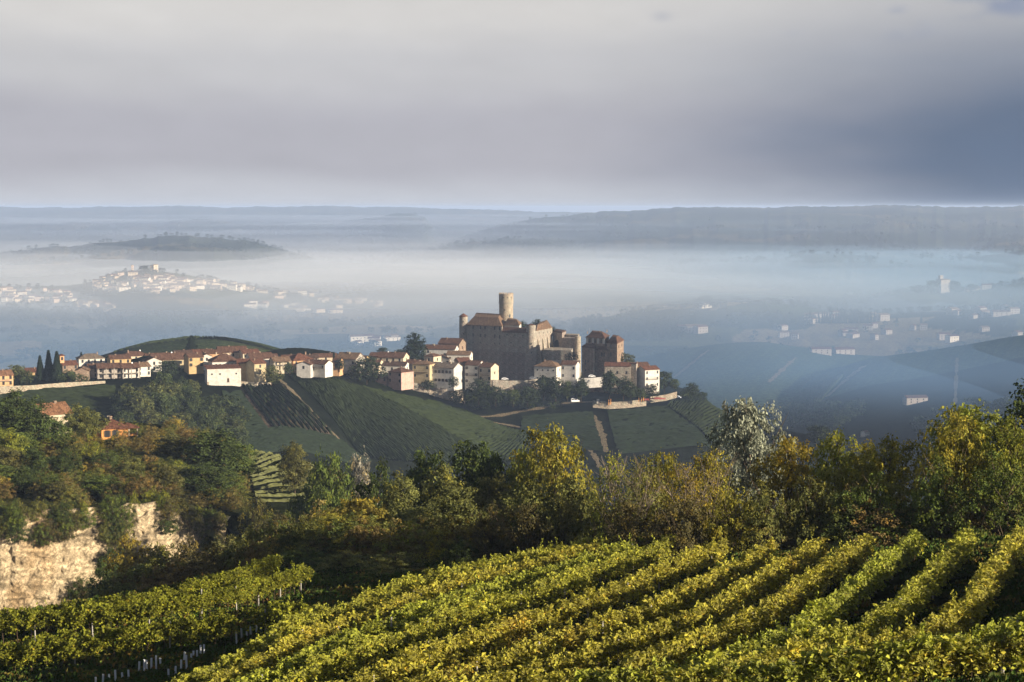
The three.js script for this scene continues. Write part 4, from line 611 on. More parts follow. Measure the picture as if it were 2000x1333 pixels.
wallAlong('roadside_wall', 'low pale wall edging the lane beside the green vineyard', [[838, 765, 1066], [872, 775, 1070], [908, 782, 1074]], 0.9, 0.5, W.palestone);
wallAlong('building_site_wall', 'unfinished pale retaining wall with posts below the right end of the village', [[1158, 790, 1086], [1190, 793, 1086], [1225, 791, 1088], [1262, 787, 1092]], 2.2, 0.8, W.palestone);
wallAlong('bank_wall', 'tawny earth wall at the right tip of the village hill', [[1270, 781, 1096], [1300, 777, 1098], [1322, 771, 1100]], 1.8, 0.8, W.palestone);
wallAlong('garden_wall', 'white garden wall below the bright white building', [[404, 753, 955], [430, 752, 958], [455, 747, 962]], 1.8, 0.5, W.palestone);
wallAlong('garden_wall', 'low pale wall above the striped vineyard', [[470, 750, 962], [500, 752, 964], [530, 752, 972]], 1.3, 0.5, W.palestone);
{
  const v = thing('van', 'white delivery van parked on the track below the castle', 'van', hit(1123, 786, 900, 1200), 0.25), white = std(0.72, 0.73, 0.74, { roughness: 0.35 }), tyre = std(0.02, 0.02, 0.02);
  mesh('body', (() => { const s = new THREE.Shape(); s.moveTo(-2.5, 0.4); s.lineTo(2.6, 0.4); s.lineTo(2.7, 1.1); s.lineTo(2.0, 1.35); s.lineTo(1.35, 2.35); s.lineTo(-2.4, 2.45); s.lineTo(-2.55, 2.2); s.closePath(); const g = new THREE.ExtrudeGeometry(s, { depth: 1.8, bevelEnabled: true, bevelSize: 0.08, bevelThickness: 0.08, bevelSegments: 2 }); g.translate(0, 0, -0.9); return g; })(), white, v);
  for (const x of [-1.6, 0.2]) mesh('window', box(1.5, 0.75, 0.06), pane, v).position.set(x, 1.85, 1.0);
  mesh('windscreen', box(0.06, 1.05, 1.6), pane, v).position.set(1.8, 1.9, 0); v.children[v.children.length - 1].rotation.z = 0.55;
  for (const x of [-1.7, 1.7]) for (const z of [-0.85, 0.85]) { const w = mesh('wheel', new THREE.CylinderGeometry(0.36, 0.36, 0.25, 14), tyre, v); w.rotation.x = Math.PI / 2; w.position.set(x, 0.36, z); }
}
function car(px, py, d, col, label, yaw) {
  const v = thing('parked_car', label, 'car', P(px, py, d), yaw), m = std(...col, { roughness: 0.35 });
  mesh('body', (() => { const s = new THREE.Shape(); s.moveTo(-2, 0.3); s.lineTo(2, 0.3); s.lineTo(2.05, 0.75); s.lineTo(1.2, 0.88); s.lineTo(0.6, 1.4); s.lineTo(-1.1, 1.42); s.lineTo(-1.9, 0.95); s.lineTo(-2.05, 0.7); s.closePath(); const g = new THREE.ExtrudeGeometry(s, { depth: 1.5, bevelEnabled: true, bevelSize: 0.06, bevelThickness: 0.06, bevelSegments: 2 }); g.translate(0, 0, -0.75); return g; })(), m, v);
  mesh('window', box(2.0, 0.36, 0.05), pane, v).position.set(-0.2, 1.12, 0.83);
  for (const x of [-1.3, 1.3]) for (const z of [-0.75, 0.75]) { const w = mesh('wheel', new THREE.CylinderGeometry(0.31, 0.31, 0.2, 12), pane, v); w.rotation.x = Math.PI / 2; w.position.set(x, 0.31, z); }
}
car(986, 742.5, 1084, [0.6, 0.61, 0.63], 'pale car parked on the terrace in front of the castle wall', 0.1);
car(1156, 737, 1096, [0.7, 0.7, 0.7], 'white car parked on the retaining wall left of the brick palace', 0.1);
car(1040, 741, 1086, [0.12, 0.13, 0.15], 'dark car parked at the right end of the terrace below the castle', 0.2);
car(1324, 778, 1101, [0.45, 0.5, 0.58], 'small pale car at the right tip of the village hill', -0.5);
{ // red netting and heaps at the building site, orange posts
  const red = std(0.22, 0.06, 0.055), or = std(0.6, 0.28, 0.08);
  const heap = (px, py, d, w, h, label) => { const g = new THREE.SphereGeometry(1, 18, 10, 0, 6.3, 0, Math.PI / 2), p = g.attributes.position; for (let i = 0; i < p.count; i++) { const n = 1 + 0.4 * vnoise3(p.getX(i) * 2.4, p.getY(i) * 2.4, p.getZ(i) * 2.4 + px); p.setXYZ(i, p.getX(i) * n * w, p.getY(i) * n * h, p.getZ(i) * n * 1.6); } g.computeVertexNormals(); const m = tag(mesh('debris_heap', g, red, scene), label, 'heap'); m.position.copy(P(px, py, d)); };
  heap(1262, 782, 1090, 2.6, 0.9, 'red heap of netting left of the long red heap on the building site'); heap(1284, 780, 1092, 4.4, 1.0, 'long red heap of netting under the tawny earth wall');
  [[1189, 790], [1193, 789], [1248, 783], [1253, 783], [1257, 782]].forEach(([px, py], i) => { const m = tag(mesh('site_post', box(0.5, 3.4, 0.4, 0, 1.2), or, scene), `orange upright post of the building site, ${['first', 'second', 'third', 'fourth', 'fifth'][i]} from the left`, 'post'); m.position.copy(P(px, py, 1085)); });
  tag(mesh('site_cabin', box(1.5, 2.6, 1.5, 0, 1.1), W.white, scene), 'small white cabin at the left end of the building site', 'cabin').position.copy(P(1168, 788, 1084));
}
// ---------- vineyard plots, paths and the cliff ----------
const hedgeMats = { green: leafMat(0.016, 0.022, 0.010, 0, 0), light: leafMat(0.019, 0.026, 0.010, 0, 0), dark: leafMat(0.013, 0.019, 0.011, 0, 0), yellow: leafMat(0.082, 0.088, 0.038, 0, 0) };  // cloud shade on the village hill put into these near-black greens
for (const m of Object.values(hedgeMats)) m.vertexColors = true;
function hedge(a0, a1, n, h, w, r) {   // one row of vines draped over the ground from a0 to a1
  const p = [], c = [], idx = [], dx = a1.x - a0.x, dz = a1.z - a0.z, l = Math.hypot(dx, dz), nx = -dz / l, nz = dx / l;
  const sect = [[-0.5, 0.15], [-0.42, 0.7], [0, 1], [0.42, 0.7], [0.5, 0.15]];
  for (let i = 0; i <= n; i++) { const t = i / n, x = lerp(a0.x, a1.x, t), z = lerp(a0.z, a1.z, t), y = H(x, z), g = r() < 0.04 ? 0.25 : 1; for (const [s, v] of sect) { const j = 1 + (r() - 0.5) * 0.6, o = s * w * j + (r() - 0.5) * 0.25; p.push(x + nx * o, y + h * g * v * (1 + (r() - 0.5) * 0.5), z + nz * o); const q = 0.65 + 0.7 * r(); c.push(q, q, q * (0.8 + 0.4 * r())); } if (i) for (let k = 0; k < 4; k++) { const b = (i - 1) * 5 + k, e = i * 5 + k; idx.push(b, b + 1, e + 1, b, e + 1, e); } }
  const g = new THREE.BufferGeometry(); g.setAttribute('position', new THREE.Float32BufferAttribute(p, 3)); g.setAttribute('color', new THREE.Float32BufferAttribute(c, 3)); g.setIndex(idx); return g;
}
function plot(label, quad, rows, mat, o = {}) {   // quad: start of first row, start of last row, end of last row, end of first row (places in the photograph)
  const q = quad.map(([x, y]) => hit(x, y, o.d0 ?? 620, o.d1 ?? 1500)), g = thing('vineyard_plot', label, 'vineyard', V(0, 0, 0)), r = rng(Math.round(quad[0][0] * 31 + quad[0][1]));
  for (let i = 0; i < rows; i++) {
    const t = (i + 0.5) / rows, a = q[0].clone().lerp(q[1], t), b = q[3].clone().lerp(q[2], t), a2 = a.clone().lerp(b, 0.02 * r()), b2 = b.clone().lerp(a, 0.02 * r()), l = a.distanceTo(b);
    mesh('vine_row', hedge(a2, b2, Math.max(4, Math.round(l / (o.seg ?? 2.2))), o.h ?? 1.7, o.w ?? 1.0, r), mat, g);
  }
  return g;
}
plot('striped vineyard with pale soil between its rows below the bright white building', [[470, 753], [549, 757], [655, 853], [538, 846]], 11, hedgeMats.green, { w: 1.3 });
plot('smooth green vineyard slope falling from the middle of the village, right of the diagonal path', [[558, 734], [700, 756], [1010, 900], [712, 898]], 46, hedgeMats.light, { w: 1.1, h: 1.9 });
plot('vineyard curving under the pink house and the lane, right part of the central slope', [[705, 756], [1000, 900], [1040, 850], [905, 803]], 36, hedgeMats.light, { w: 1.1, h: 1.8 });
plot('dark terraced vineyard below the striped one, with level rows', [[470, 853], [440, 912], [730, 905], [670, 864]], 18, hedgeMats.dark);
plot('dark vineyard left of the striped one, above the wooded bank', [[432, 768], [452, 850], [528, 846], [470, 768]], 20, hedgeMats.dark);
plot('level-rowed vineyard under the stone wall at the left end of the village', [[-30, 772], [20, 818], [238, 818], [226, 758]], 20, hedgeMats.green);
plot('dark vineyard below the building site, right of the sandy gully', [[1185, 806], [1205, 890], [1400, 880], [1300, 796]], 26, hedgeMats.dark);
plot('green vineyard at the right shoulder of the village hill', [[1302, 796], [1402, 880], [1480, 858], [1388, 792]], 26, hedgeMats.green);
plot('dark vineyard left of the sandy gully, under the track', [[1020, 816], [1010, 872], [1180, 884], [1158, 806]], 18, hedgeMats.dark);
plot('vineyard on the round hilltop behind the village', [[215, 692], [560, 694], [470, 668], [320, 667]], 30, hedgeMats.light, { d0: 1150, d1: 1345, seg: 4 });
plot('striped vineyard in the hollow between the two hazy hills at right', [[1560, 768], [1650, 732], [1600, 792], [1500, 836]], 22, hedgeMats.green, { d0: 1250, d1: 1900, seg: 4, w: 1.6, h: 1.9 });
plot('yellow-green vineyard on the left hill between the tall dark tree and the round russet tree', [[474, 893], [500, 985], [640, 1000], [592, 900]], 13, hedgeMats.yellow, { d0: 330, d1: 520, seg: 0.8, w: 0.7, h: 0.75 });
const pathM = std(0.30, 0.25, 0.18, { map: groundTex }), paleM = std(0.42, 0.36, 0.26, { map: groundTex });
function ribbon(name, pts, w, mat, d0 = 620, d1 = 1500, lift = 0.25) {
  const c = new THREE.CatmullRomCurve3(pts.map(([x, y]) => hit(x, y, d0, d1))), n = 60, p = [], uv = [], idx = [];
  for (let i = 0; i <= n; i++) { const a = c.getPointAt(i / n), t = c.getTangentAt(i / n), l = Math.hypot(t.x, t.z), ww = w * (0.8 + 0.5 * vnoise(i * 0.4, w)); for (const s of [-0.5, 0, 0.5]) { const x = a.x - t.z / l * s * ww, z = a.z + t.x / l * s * ww; p.push(x, H(x, z) + lift, z); uv.push(x / 9, z / 9); } if (i) for (let k = 0; k < 2; k++) { const b = (i - 1) * 3 + k, e = i * 3 + k; idx.push(b, b + 1, e + 1, b, e + 1, e); } }
  const g = new THREE.BufferGeometry(); g.setAttribute('position', new THREE.Float32BufferAttribute(p, 3)); g.setAttribute('uv', new THREE.Float32BufferAttribute(uv, 2)); g.setIndex(idx); g.computeVertexNormals(); struct(name, g, mat);
}
ribbon('path', [[545, 742], [590, 785], [640, 838], [690, 884]], 3.2, pathM);
ribbon('path', [[538, 848], [590, 850], [655, 856]], 2.2, pathM);
ribbon('gully', [[1158, 812], [1172, 840], [1184, 884]], 5.5, pathM);
ribbon('path', [[1140, 866], [1160, 890], [1172, 915]], 3, pathM);
ribbon('track', [[930, 815], [1000, 808], [1060, 797], [1110, 788], [1160, 786]], 4.5, pathM);
ribbon('track', [[940, 822], [985, 830], [1030, 838]], 2.5, pathM);
ribbon('track', [[1160, 788], [1210, 792], [1260, 786], [1322, 776]], 5, paleM, 620, 1500, 0.3);
ribbon('lane', [[800, 757], [850, 772], [910, 788], [960, 790]], 4, pathM);
ribbon('path', [[1385, 685], [1352, 710], [1318, 738]], 5, pathM, 1300, 2100, 0.5);
ribbon('path', [[1555, 700], [1528, 724], [1502, 748]], 5, pathM, 1300, 2100, 0.5);
ribbon('path', [[1688, 716], [1652, 744], [1616, 776]], 6.5, paleM, 1200, 2000, 0.5);
ribbon('path', [[1870, 700], [1868, 740], [1866, 790]], 3, pathM, 1000, 2000, 0.4);
{ // the tawny cliff
  const nc = 250, nr = 100, pos = [], col = [], uv = [], idx = [];
  for (let j = 0; j <= nr; j++) for (let i = 0; i <= nc; i++) {
    const px = lerp(-90, 445, i / nc), f = pl(leftFront, px), t = pl(leftTop, px), v = Math.max(0, (j - 8) / (nr - 8));
    const x0 = (px - 1000) / F * f, rim = 2.6 * fbm(x0 * 0.16 + 2, 4.4, 3) * smooth(0, 8, j) * (1 - smooth(0, 0.5, v)); let d = j < 8 ? f + 2 - 7.2 * j / 8 : f - 5.2 - 7.5 * v, y = (j < 8 ? t - 0.3 : t + 0.3 - 19.5 * v) + rim;
    const dip = y + x0 * 0.10, ledge = Math.abs(((dip * 0.55 + 0.6 * vnoise(x0 * 0.13, dip * 0.2)) % 1 + 1) % 1 - 0.5);
    const big = fbm(x0 * 0.10, y * 0.07 + 3, 3), rib = Math.pow(Math.abs(vnoise(x0 * 0.34, y * 0.05)), 0.7), k = smooth(3, 14, j);
    d -= k * (0.5 * big + 0.8 * ledge + 0.6 * rib + 0.8 * fbm(x0 * 0.9, y * 0.9, 4));
    pos.push((px - 1000) / F * f, CAMY + y + k * 0.3 * vnoise(x0 * 0.7, y * 0.9), -d);
    const st = 0.86 + 0.24 * vnoise(dip * 2.2, x0 * 0.05) + 0.30 * fbm(x0 * 1.1, y * 1.9, 3) - 0.3 * smooth(0.3, 0.6, vnoise(x0 * 0.9 + 3, y * 0.35)), stain = smooth(0.12, 0.5, fbm(x0 * 0.22 + 8, y * 0.12, 3));
    col.push(0.72 * st * (1 - 0.22 * stain), 0.605 * st * (1 - 0.3 * stain), 0.44 * st * (1 - 0.38 * stain)); uv.push(x0 / 5, y / 5);
    if (i && j) { const q = j * (nc + 1) + i; idx.push(q - nc - 2, q, q - nc - 1, q - nc - 2, q - 1, q); }
  }
  const g = new THREE.BufferGeometry(); g.setAttribute('position', new THREE.Float32BufferAttribute(pos, 3)); g.setAttribute('color', new THREE.Float32BufferAttribute(col, 3)); g.setAttribute('uv', new THREE.Float32BufferAttribute(uv, 2)); g.setIndex(idx); g.computeVertexNormals();
  struct('cliff', g, std(1.3, 1.3, 1.3, { vertexColors: true, map: groundTex }));
}
// ---------- trees ----------
const LM = {
  green: leafMat(0.088, 0.122, 0.024, 0.3), deep: leafMat(0.048, 0.070, 0.018, 0.25), olive: leafMat(0.130, 0.140, 0.038, 0.3), golden: leafMat(0.235, 0.225, 0.032, 0.4), orange: leafMat(0.245, 0.205, 0.031, 0.4), brown: leafMat(0.095, 0.085, 0.032, 0.3),
  silver: leafMat(0.25, 0.27, 0.20, 0.25), lime: leafMat(0.195, 0.220, 0.030, 0.4), pale: leafMat(0.24, 0.23, 0.19, 0.25), russet: leafMat(0.112, 0.112, 0.034, 0.3), fir: leafMat(0.016, 0.027, 0.016, 0), mid: leafMat(0.045, 0.062, 0.022, 0), midolive: leafMat(0.070, 0.080, 0.028, 0), middark: leafMat(0.024, 0.036, 0.018, 0),
};
function midShape(seed, o) { return treeShape(seed, { lobes: 12, leaves: 1900, per: 9, leaf: 0.42, clump: 0.7, warm: 0.1, ...o }); }
function coniferShape(seed, r, n, leaf) {
  const q = rng(seed), L = new Leaves(seed + 3), wood = [];
  for (let k = 0; k < n; k++) { const t = Math.pow(q(), 0.75), a = q() * 6.283, tier = 1 - 0.28 * ((t * 9) % 1), rr = r * (1 - t) * tier * Math.sqrt(0.25 + 0.75 * q()) + 0.12, y = 0.5 + t * 9.5 - rr * 0.22, v = 0.7 + 0.6 * q(); L.leaf(Math.cos(a) * rr, y, Math.sin(a) * rr, leaf * (0.7 + 0.6 * q()), Math.cos(a) * 0.6 + L.g() * 0.4, 0.8, Math.sin(a) * 0.6 + L.g() * 0.4, [v, v, v]); }
  limb(wood, [V(0, -0.6, 0), V(0, 4, 0), V(0, 9.3, 0)], 0.22, 0.04, 5); return { crown: L.build(), trunk: mergeGeometries(wood), h: 10, r };
}
Object.assign(SHAPES, { mround: [0, 1, 2, 3].map((k) => midShape(400 + k, { r: 3.9 })), mtall: [0, 1].map((k) => midShape(420 + k, { r: 2.5 })), mbush: [0, 1].map((k) => midShape(430 + k, { h: 5, r: 3.4, bole: 0.05, lobes: 9, leaves: 1100 })), fir: [0, 1].map((k) => coniferShape(440 + k, 2.2, 2600, 0.5)), cypress: [coniferShape(450, 1.1, 1600, 0.4)], cedar: [treeShape(455, { lobes: 22, leaves: 5200, per: 11, leaf: 0.34, clump: 0.6, r: 3.3, bole: 0.08, profile: (t) => Math.sqrt(Math.max(0.06, 1 - t * t * 0.92)) })] });
const HUE = { green: 'green', deep: 'dark green', olive: 'olive', russet: 'russet brown', lime: 'yellow-green', brown: 'brown', mid: 'green', midolive: 'olive', middark: 'dark' }, FORM = { round: 'round-crowned', tall: 'upright', airy: 'loose-crowned', bush: 'low bushy', mround: 'round-crowned', mtall: 'upright', mbush: 'low bushy' };
const third = (v, a, b, words) => words[Math.min(2, Math.max(0, Math.floor((v - a) / (b - a) * 3)))];
const protos = new Map(); let turn = 0;
function tree(kind, px, top, w, d, mat, label, o = {}) {
  const list = SHAPES[kind], idx = o.v ?? (Math.round(px * 7 + top * 3) % list.length + list.length) % list.length, s = list[idx], key = kind + idx;
  if (!protos.has(key)) { const g = new THREE.Group(); mesh('trunk', s.trunk, kind === 'silver' || kind === 'twiggy' ? barkPale : kind.startsWith('m') ? barkDark : bark, g); mesh('crown', s.crown, LM.green, g); protos.set(key, g); }
  const g = protos.get(key).clone(), base = o.base ? P(px, o.base, d) : G(px, d), h = Math.max(1.5, P(px, top, d).y - base.y); if (!o.base) base.y -= 0.1;
  g.children[1].material = LM[mat]; g.name = o.name ?? (kind.includes('bush') ? 'bush' : 'tree'); tag(g, label, kind.includes('bush') ? 'bush' : 'tree', o.group);
  const ww = w * d / F / (2 * s.r) * 0.94; g.position.copy(base); g.scale.set(ww, h / s.h, ww); g.rotation.y = (turn += 2.399); scene.add(g); return g;
}
// row of trees behind the vineyard, from the right edge leftwards: [shape, px of crown, top, width, depth, leaf, label]
[
  ['round', 2030, 752, 190, 128, 'deep', 'dark tree cut by the right edge, highest of the row behind the vines'],
  ['airy', 1985, 800, 120, 120, 'lime', 'yellow-green tree in front of the dark tree at the right edge'],
  ['round', 1905, 783, 190, 126, 'lime', 'big yellow-green tree left of the tree at the right edge'],
  ['airy', 1868, 790, 130, 121, 'golden', 'gold-tinged tree on the left shoulder of the big yellow-green tree'],
  ['bush', 1845, 905, 150, 114, 'green', 'dark green bush under the big yellow-green tree, left part'],
  ['bush', 1960, 900, 170, 112, 'green', 'dark green bush under the trees at the right edge'],
  ['airy', 1742, 842, 130, 131, 'golden', 'golden tree left of the big yellow-green tree, with one tall spray'],
  ['round', 1690, 868, 130, 126, 'golden', 'broad golden tree between the silver tree and the big yellow-green tree'],
  ['airy', 1640, 830, 110, 137, 'lime', 'green-gold pointed tree left of the broad golden tree'],
  ['airy', 1552, 842, 140, 128, 'orange', 'amber tree right in front of the silver tree'],
  ['bush', 1590, 940, 150, 116, 'olive', 'dark olive bush under the amber tree'],
  ['bush', 1700, 940, 150, 115, 'green', 'dark green bush under the golden trees'],
  ['bush', 1500, 950, 130, 115, 'olive', 'olive bush left of the amber tree, behind the row ends'],
  ['silver', 1468, 756, 166, 158, 'silver', 'tall silvery-leaved tree standing above the others'],
  ['twiggy', 1400, 866, 110, 124, 'golden', 'thin golden tree with bare twigs left of the silver tree'],
  ['airy', 1388, 880, 100, 132, 'orange', 'orange-leaved tree close to the left of the silver tree'],
  ['twiggy', 1335, 895, 120, 121, 'orange', 'twiggy russet tree with a forked pale trunk above the vine tops'],
  ['airy', 1292, 874, 90, 126, 'golden', 'slim olive-gold tree between two twiggy trees'],
  ['twiggy', 1250, 880, 120, 119, 'olive', 'half-bare tree with several upright stems'],
  ['twiggy', 1195, 876, 110, 122, 'lime', 'half-bare tree with yellow-green top leaves right of the tall golden-green tree'],
  ['bush', 1235, 980, 130, 116, 'brown', 'brown scrubby bush below the half-bare trees'],
  ['bush', 1340, 975, 140, 115, 'brown', 'brown bush below the twiggy russet tree'],
  ['bush', 1430, 965, 110, 115, 'golden', 'small golden bush below the thin golden tree'],
  ['airy', 1085, 818, 150, 195, 'golden', 'tall golden-green tree rising in the middle of the row'],
  ['round', 1020, 868, 80, 200, 'lime', 'green tree on the left side of the tall golden-green tree'],
  ['round', 1120, 925, 120, 158, 'olive', 'olive tree below the tall golden-green tree'],
  ['round', 1040, 935, 130, 165, 'olive', 'broad olive tree in the middle, left of the half-bare trees'],
  ['tall', 920, 860, 110, 208, 'deep', 'dark green tree with a ragged top left of the tall golden-green tree'],
  ['tall', 960, 880, 80, 202, 'deep', 'dark tree close to the right of the ragged dark one'],
  ['round', 955, 925, 120, 172, 'russet', 'brownish olive tree in front of the ragged dark tree'],
  ['round', 868, 905, 130, 182, 'olive', 'grey-olive tree left of the brownish olive one'],
  ['tall', 832, 876, 90, 214, 'deep', 'narrow dark green tree with a peaked crown'],
  ['round', 782, 925, 120, 192, 'olive', 'olive tree left of the peaked dark tree'],
  ['round', 735, 903, 90, 222, 'deep', 'dark tree in the hollow right of the grey-leaved tree'],
  ['tall', 893, 950, 100, 156, 'olive', 'sage green tree above the golden bushes'],
  ['round', 700, 968, 130, 172, 'orange', 'rust-topped golden tree above the golden bushes'],
  ['round', 640, 1000, 110, 166, 'golden', 'golden tree left of the rust-topped one'],
  ['round', 815, 985, 120, 160, 'olive', 'rounded olive tree behind the golden bushes'],
  ['round', 642, 878, 100, 335, 'green', 'green tree in front of the pale grey-leaved tree on the left hill'],
  ['round', 700, 880, 62, 345, 'pale', 'pale grey-leaved round tree on the right shoulder of the left hill'],
  ['round', 572, 863, 68, 395, 'russet', 'round russet tree at the top of the yellow-green vineyard'],
  ['round', 600, 930, 70, 352, 'green', 'green tree at the right border of the yellow-green vineyard, upper one'],
  ['round', 640, 952, 90, 318, 'green', 'green tree at the right border of the yellow-green vineyard, lower one'],
  ['tall', 412, 838, 118, 392, 'deep', 'tall dense dark green tree on the left hill, left of the yellow-green vineyard'],
  ['tall', 465, 866, 64, 398, 'green', 'green tree leaning on the right of the tall dense dark tree'],
  ['tall', 330, 848, 76, 398, 'russet', 'dark brown-green tree left of the tall dense dark tree'],
  ['tall', 395, 905, 90, 366, 'deep', 'dark tree in front of the tall dense dark tree'],
  ['round', 30, 764, 130, 412, 'deep', 'big dark tree at the left edge above the others'],
  ['round', -25, 770, 120, 405, 'deep', 'dark tree cut by the left edge'],
  ['round', 84, 812, 90, 420, 'green', 'leafy tree hiding the foot of the orange-roofed house at left'],
  ['round', 152, 790, 76, 440, 'olive', 'bushy olive tree between the two houses on the left hill'],
  ['tall', 5, 835, 60, 380, 'lime', 'bright green sunlit tree low at the left edge'],
  ['airy', 275, 880, 60, 405, 'russet', 'grey-brown tree just below the bright orange house'],
  ['bush', 214, 852, 22, 438, 'deep', 'small dark bush against the front of the bright orange house'],
  ['airy', 240, 1045, 100, 262, 'orange', 'orange-leaved tree in front of the cliff foot'],
  ['round', 195, 1095, 80, 255, 'deep', 'dark tree left of the orange-leaved tree at the cliff foot'],
  ['bush', 140, 1160, 60, 235, 'olive', 'dry olive bush in front of the brightest part of the cliff'],
  ['round', 300, 1060, 100, 262, 'russet', 'brown-green tree right of the orange-leaved tree at the cliff foot'],
  ['airy', 360, 1050, 100, 268, 'brown', 'brown twiggy tree at the right end of the cliff'],
  ['round', 438, 1042, 90, 285, 'russet', 'brown tree on the slope right of the cliff'],
  ['airy', 500, 962, 70, 352, 'russet', 'russet tree below the yellow-green vineyard'],
  ['round', 545, 1000, 100, 250, 'brown', 'brown tree left of the golden bushes'],
  ['round', 470, 1040, 110, 240, 'olive', 'olive tree above the lower vine rows'],
  ['bush', 560, 1075, 120, 165, 'golden', 'golden bush at the far left of the golden thicket'],
  ['bush', 640, 1045, 130, 158, 'golden', 'golden bush in the thicket, left of the middle'],
  ['bush', 715, 1030, 130, 152, 'golden', 'yellow bush in the middle of the golden thicket'],
  ['bush', 790, 1025, 130, 146, 'lime', 'yellow-green bush in the golden thicket, right of the middle'],
  ['bush', 860, 1035, 110, 140, 'golden', 'golden bush at the right end of the thicket, beside the dark undergrowth'],
  ['bush', 505, 1110, 110, 172, 'orange', 'orange-tinged bush over the far end of the lower vine rows'],
  ['bush', 590, 1120, 120, 148, 'green', 'dark green bush in the shade below the golden thicket'],
  ['bush', 680, 1110, 130, 140, 'olive', 'olive bush in the shade below the middle of the golden thicket'],
  ['bush', 770, 1090, 130, 134, 'olive', 'olive bush in the shade below the right of the golden thicket'],
  ['bush', 960, 1000, 110, 136, 'brown', 'dark brown bush behind the corner of the upper vineyard'],
  ['bush', 1030, 985, 110, 134, 'brown', 'brown bush with bare stems right of the dark brown one'],
  ['bush', 1100, 975, 110, 134, 'russet', 'russet bush near the dry grass patch at the end of the vine rows'],
  ['bush', 900, 1050, 80, 132, 'deep', 'dark bush in the gap right of the golden thicket'],
  ['bush', 1165, 985, 90, 128, 'olive', 'olive bush at the feet of the half-bare trees'],
].forEach(([k, px, top, w, d, m, label]) => tree(k, px, top, w, d, m, label));
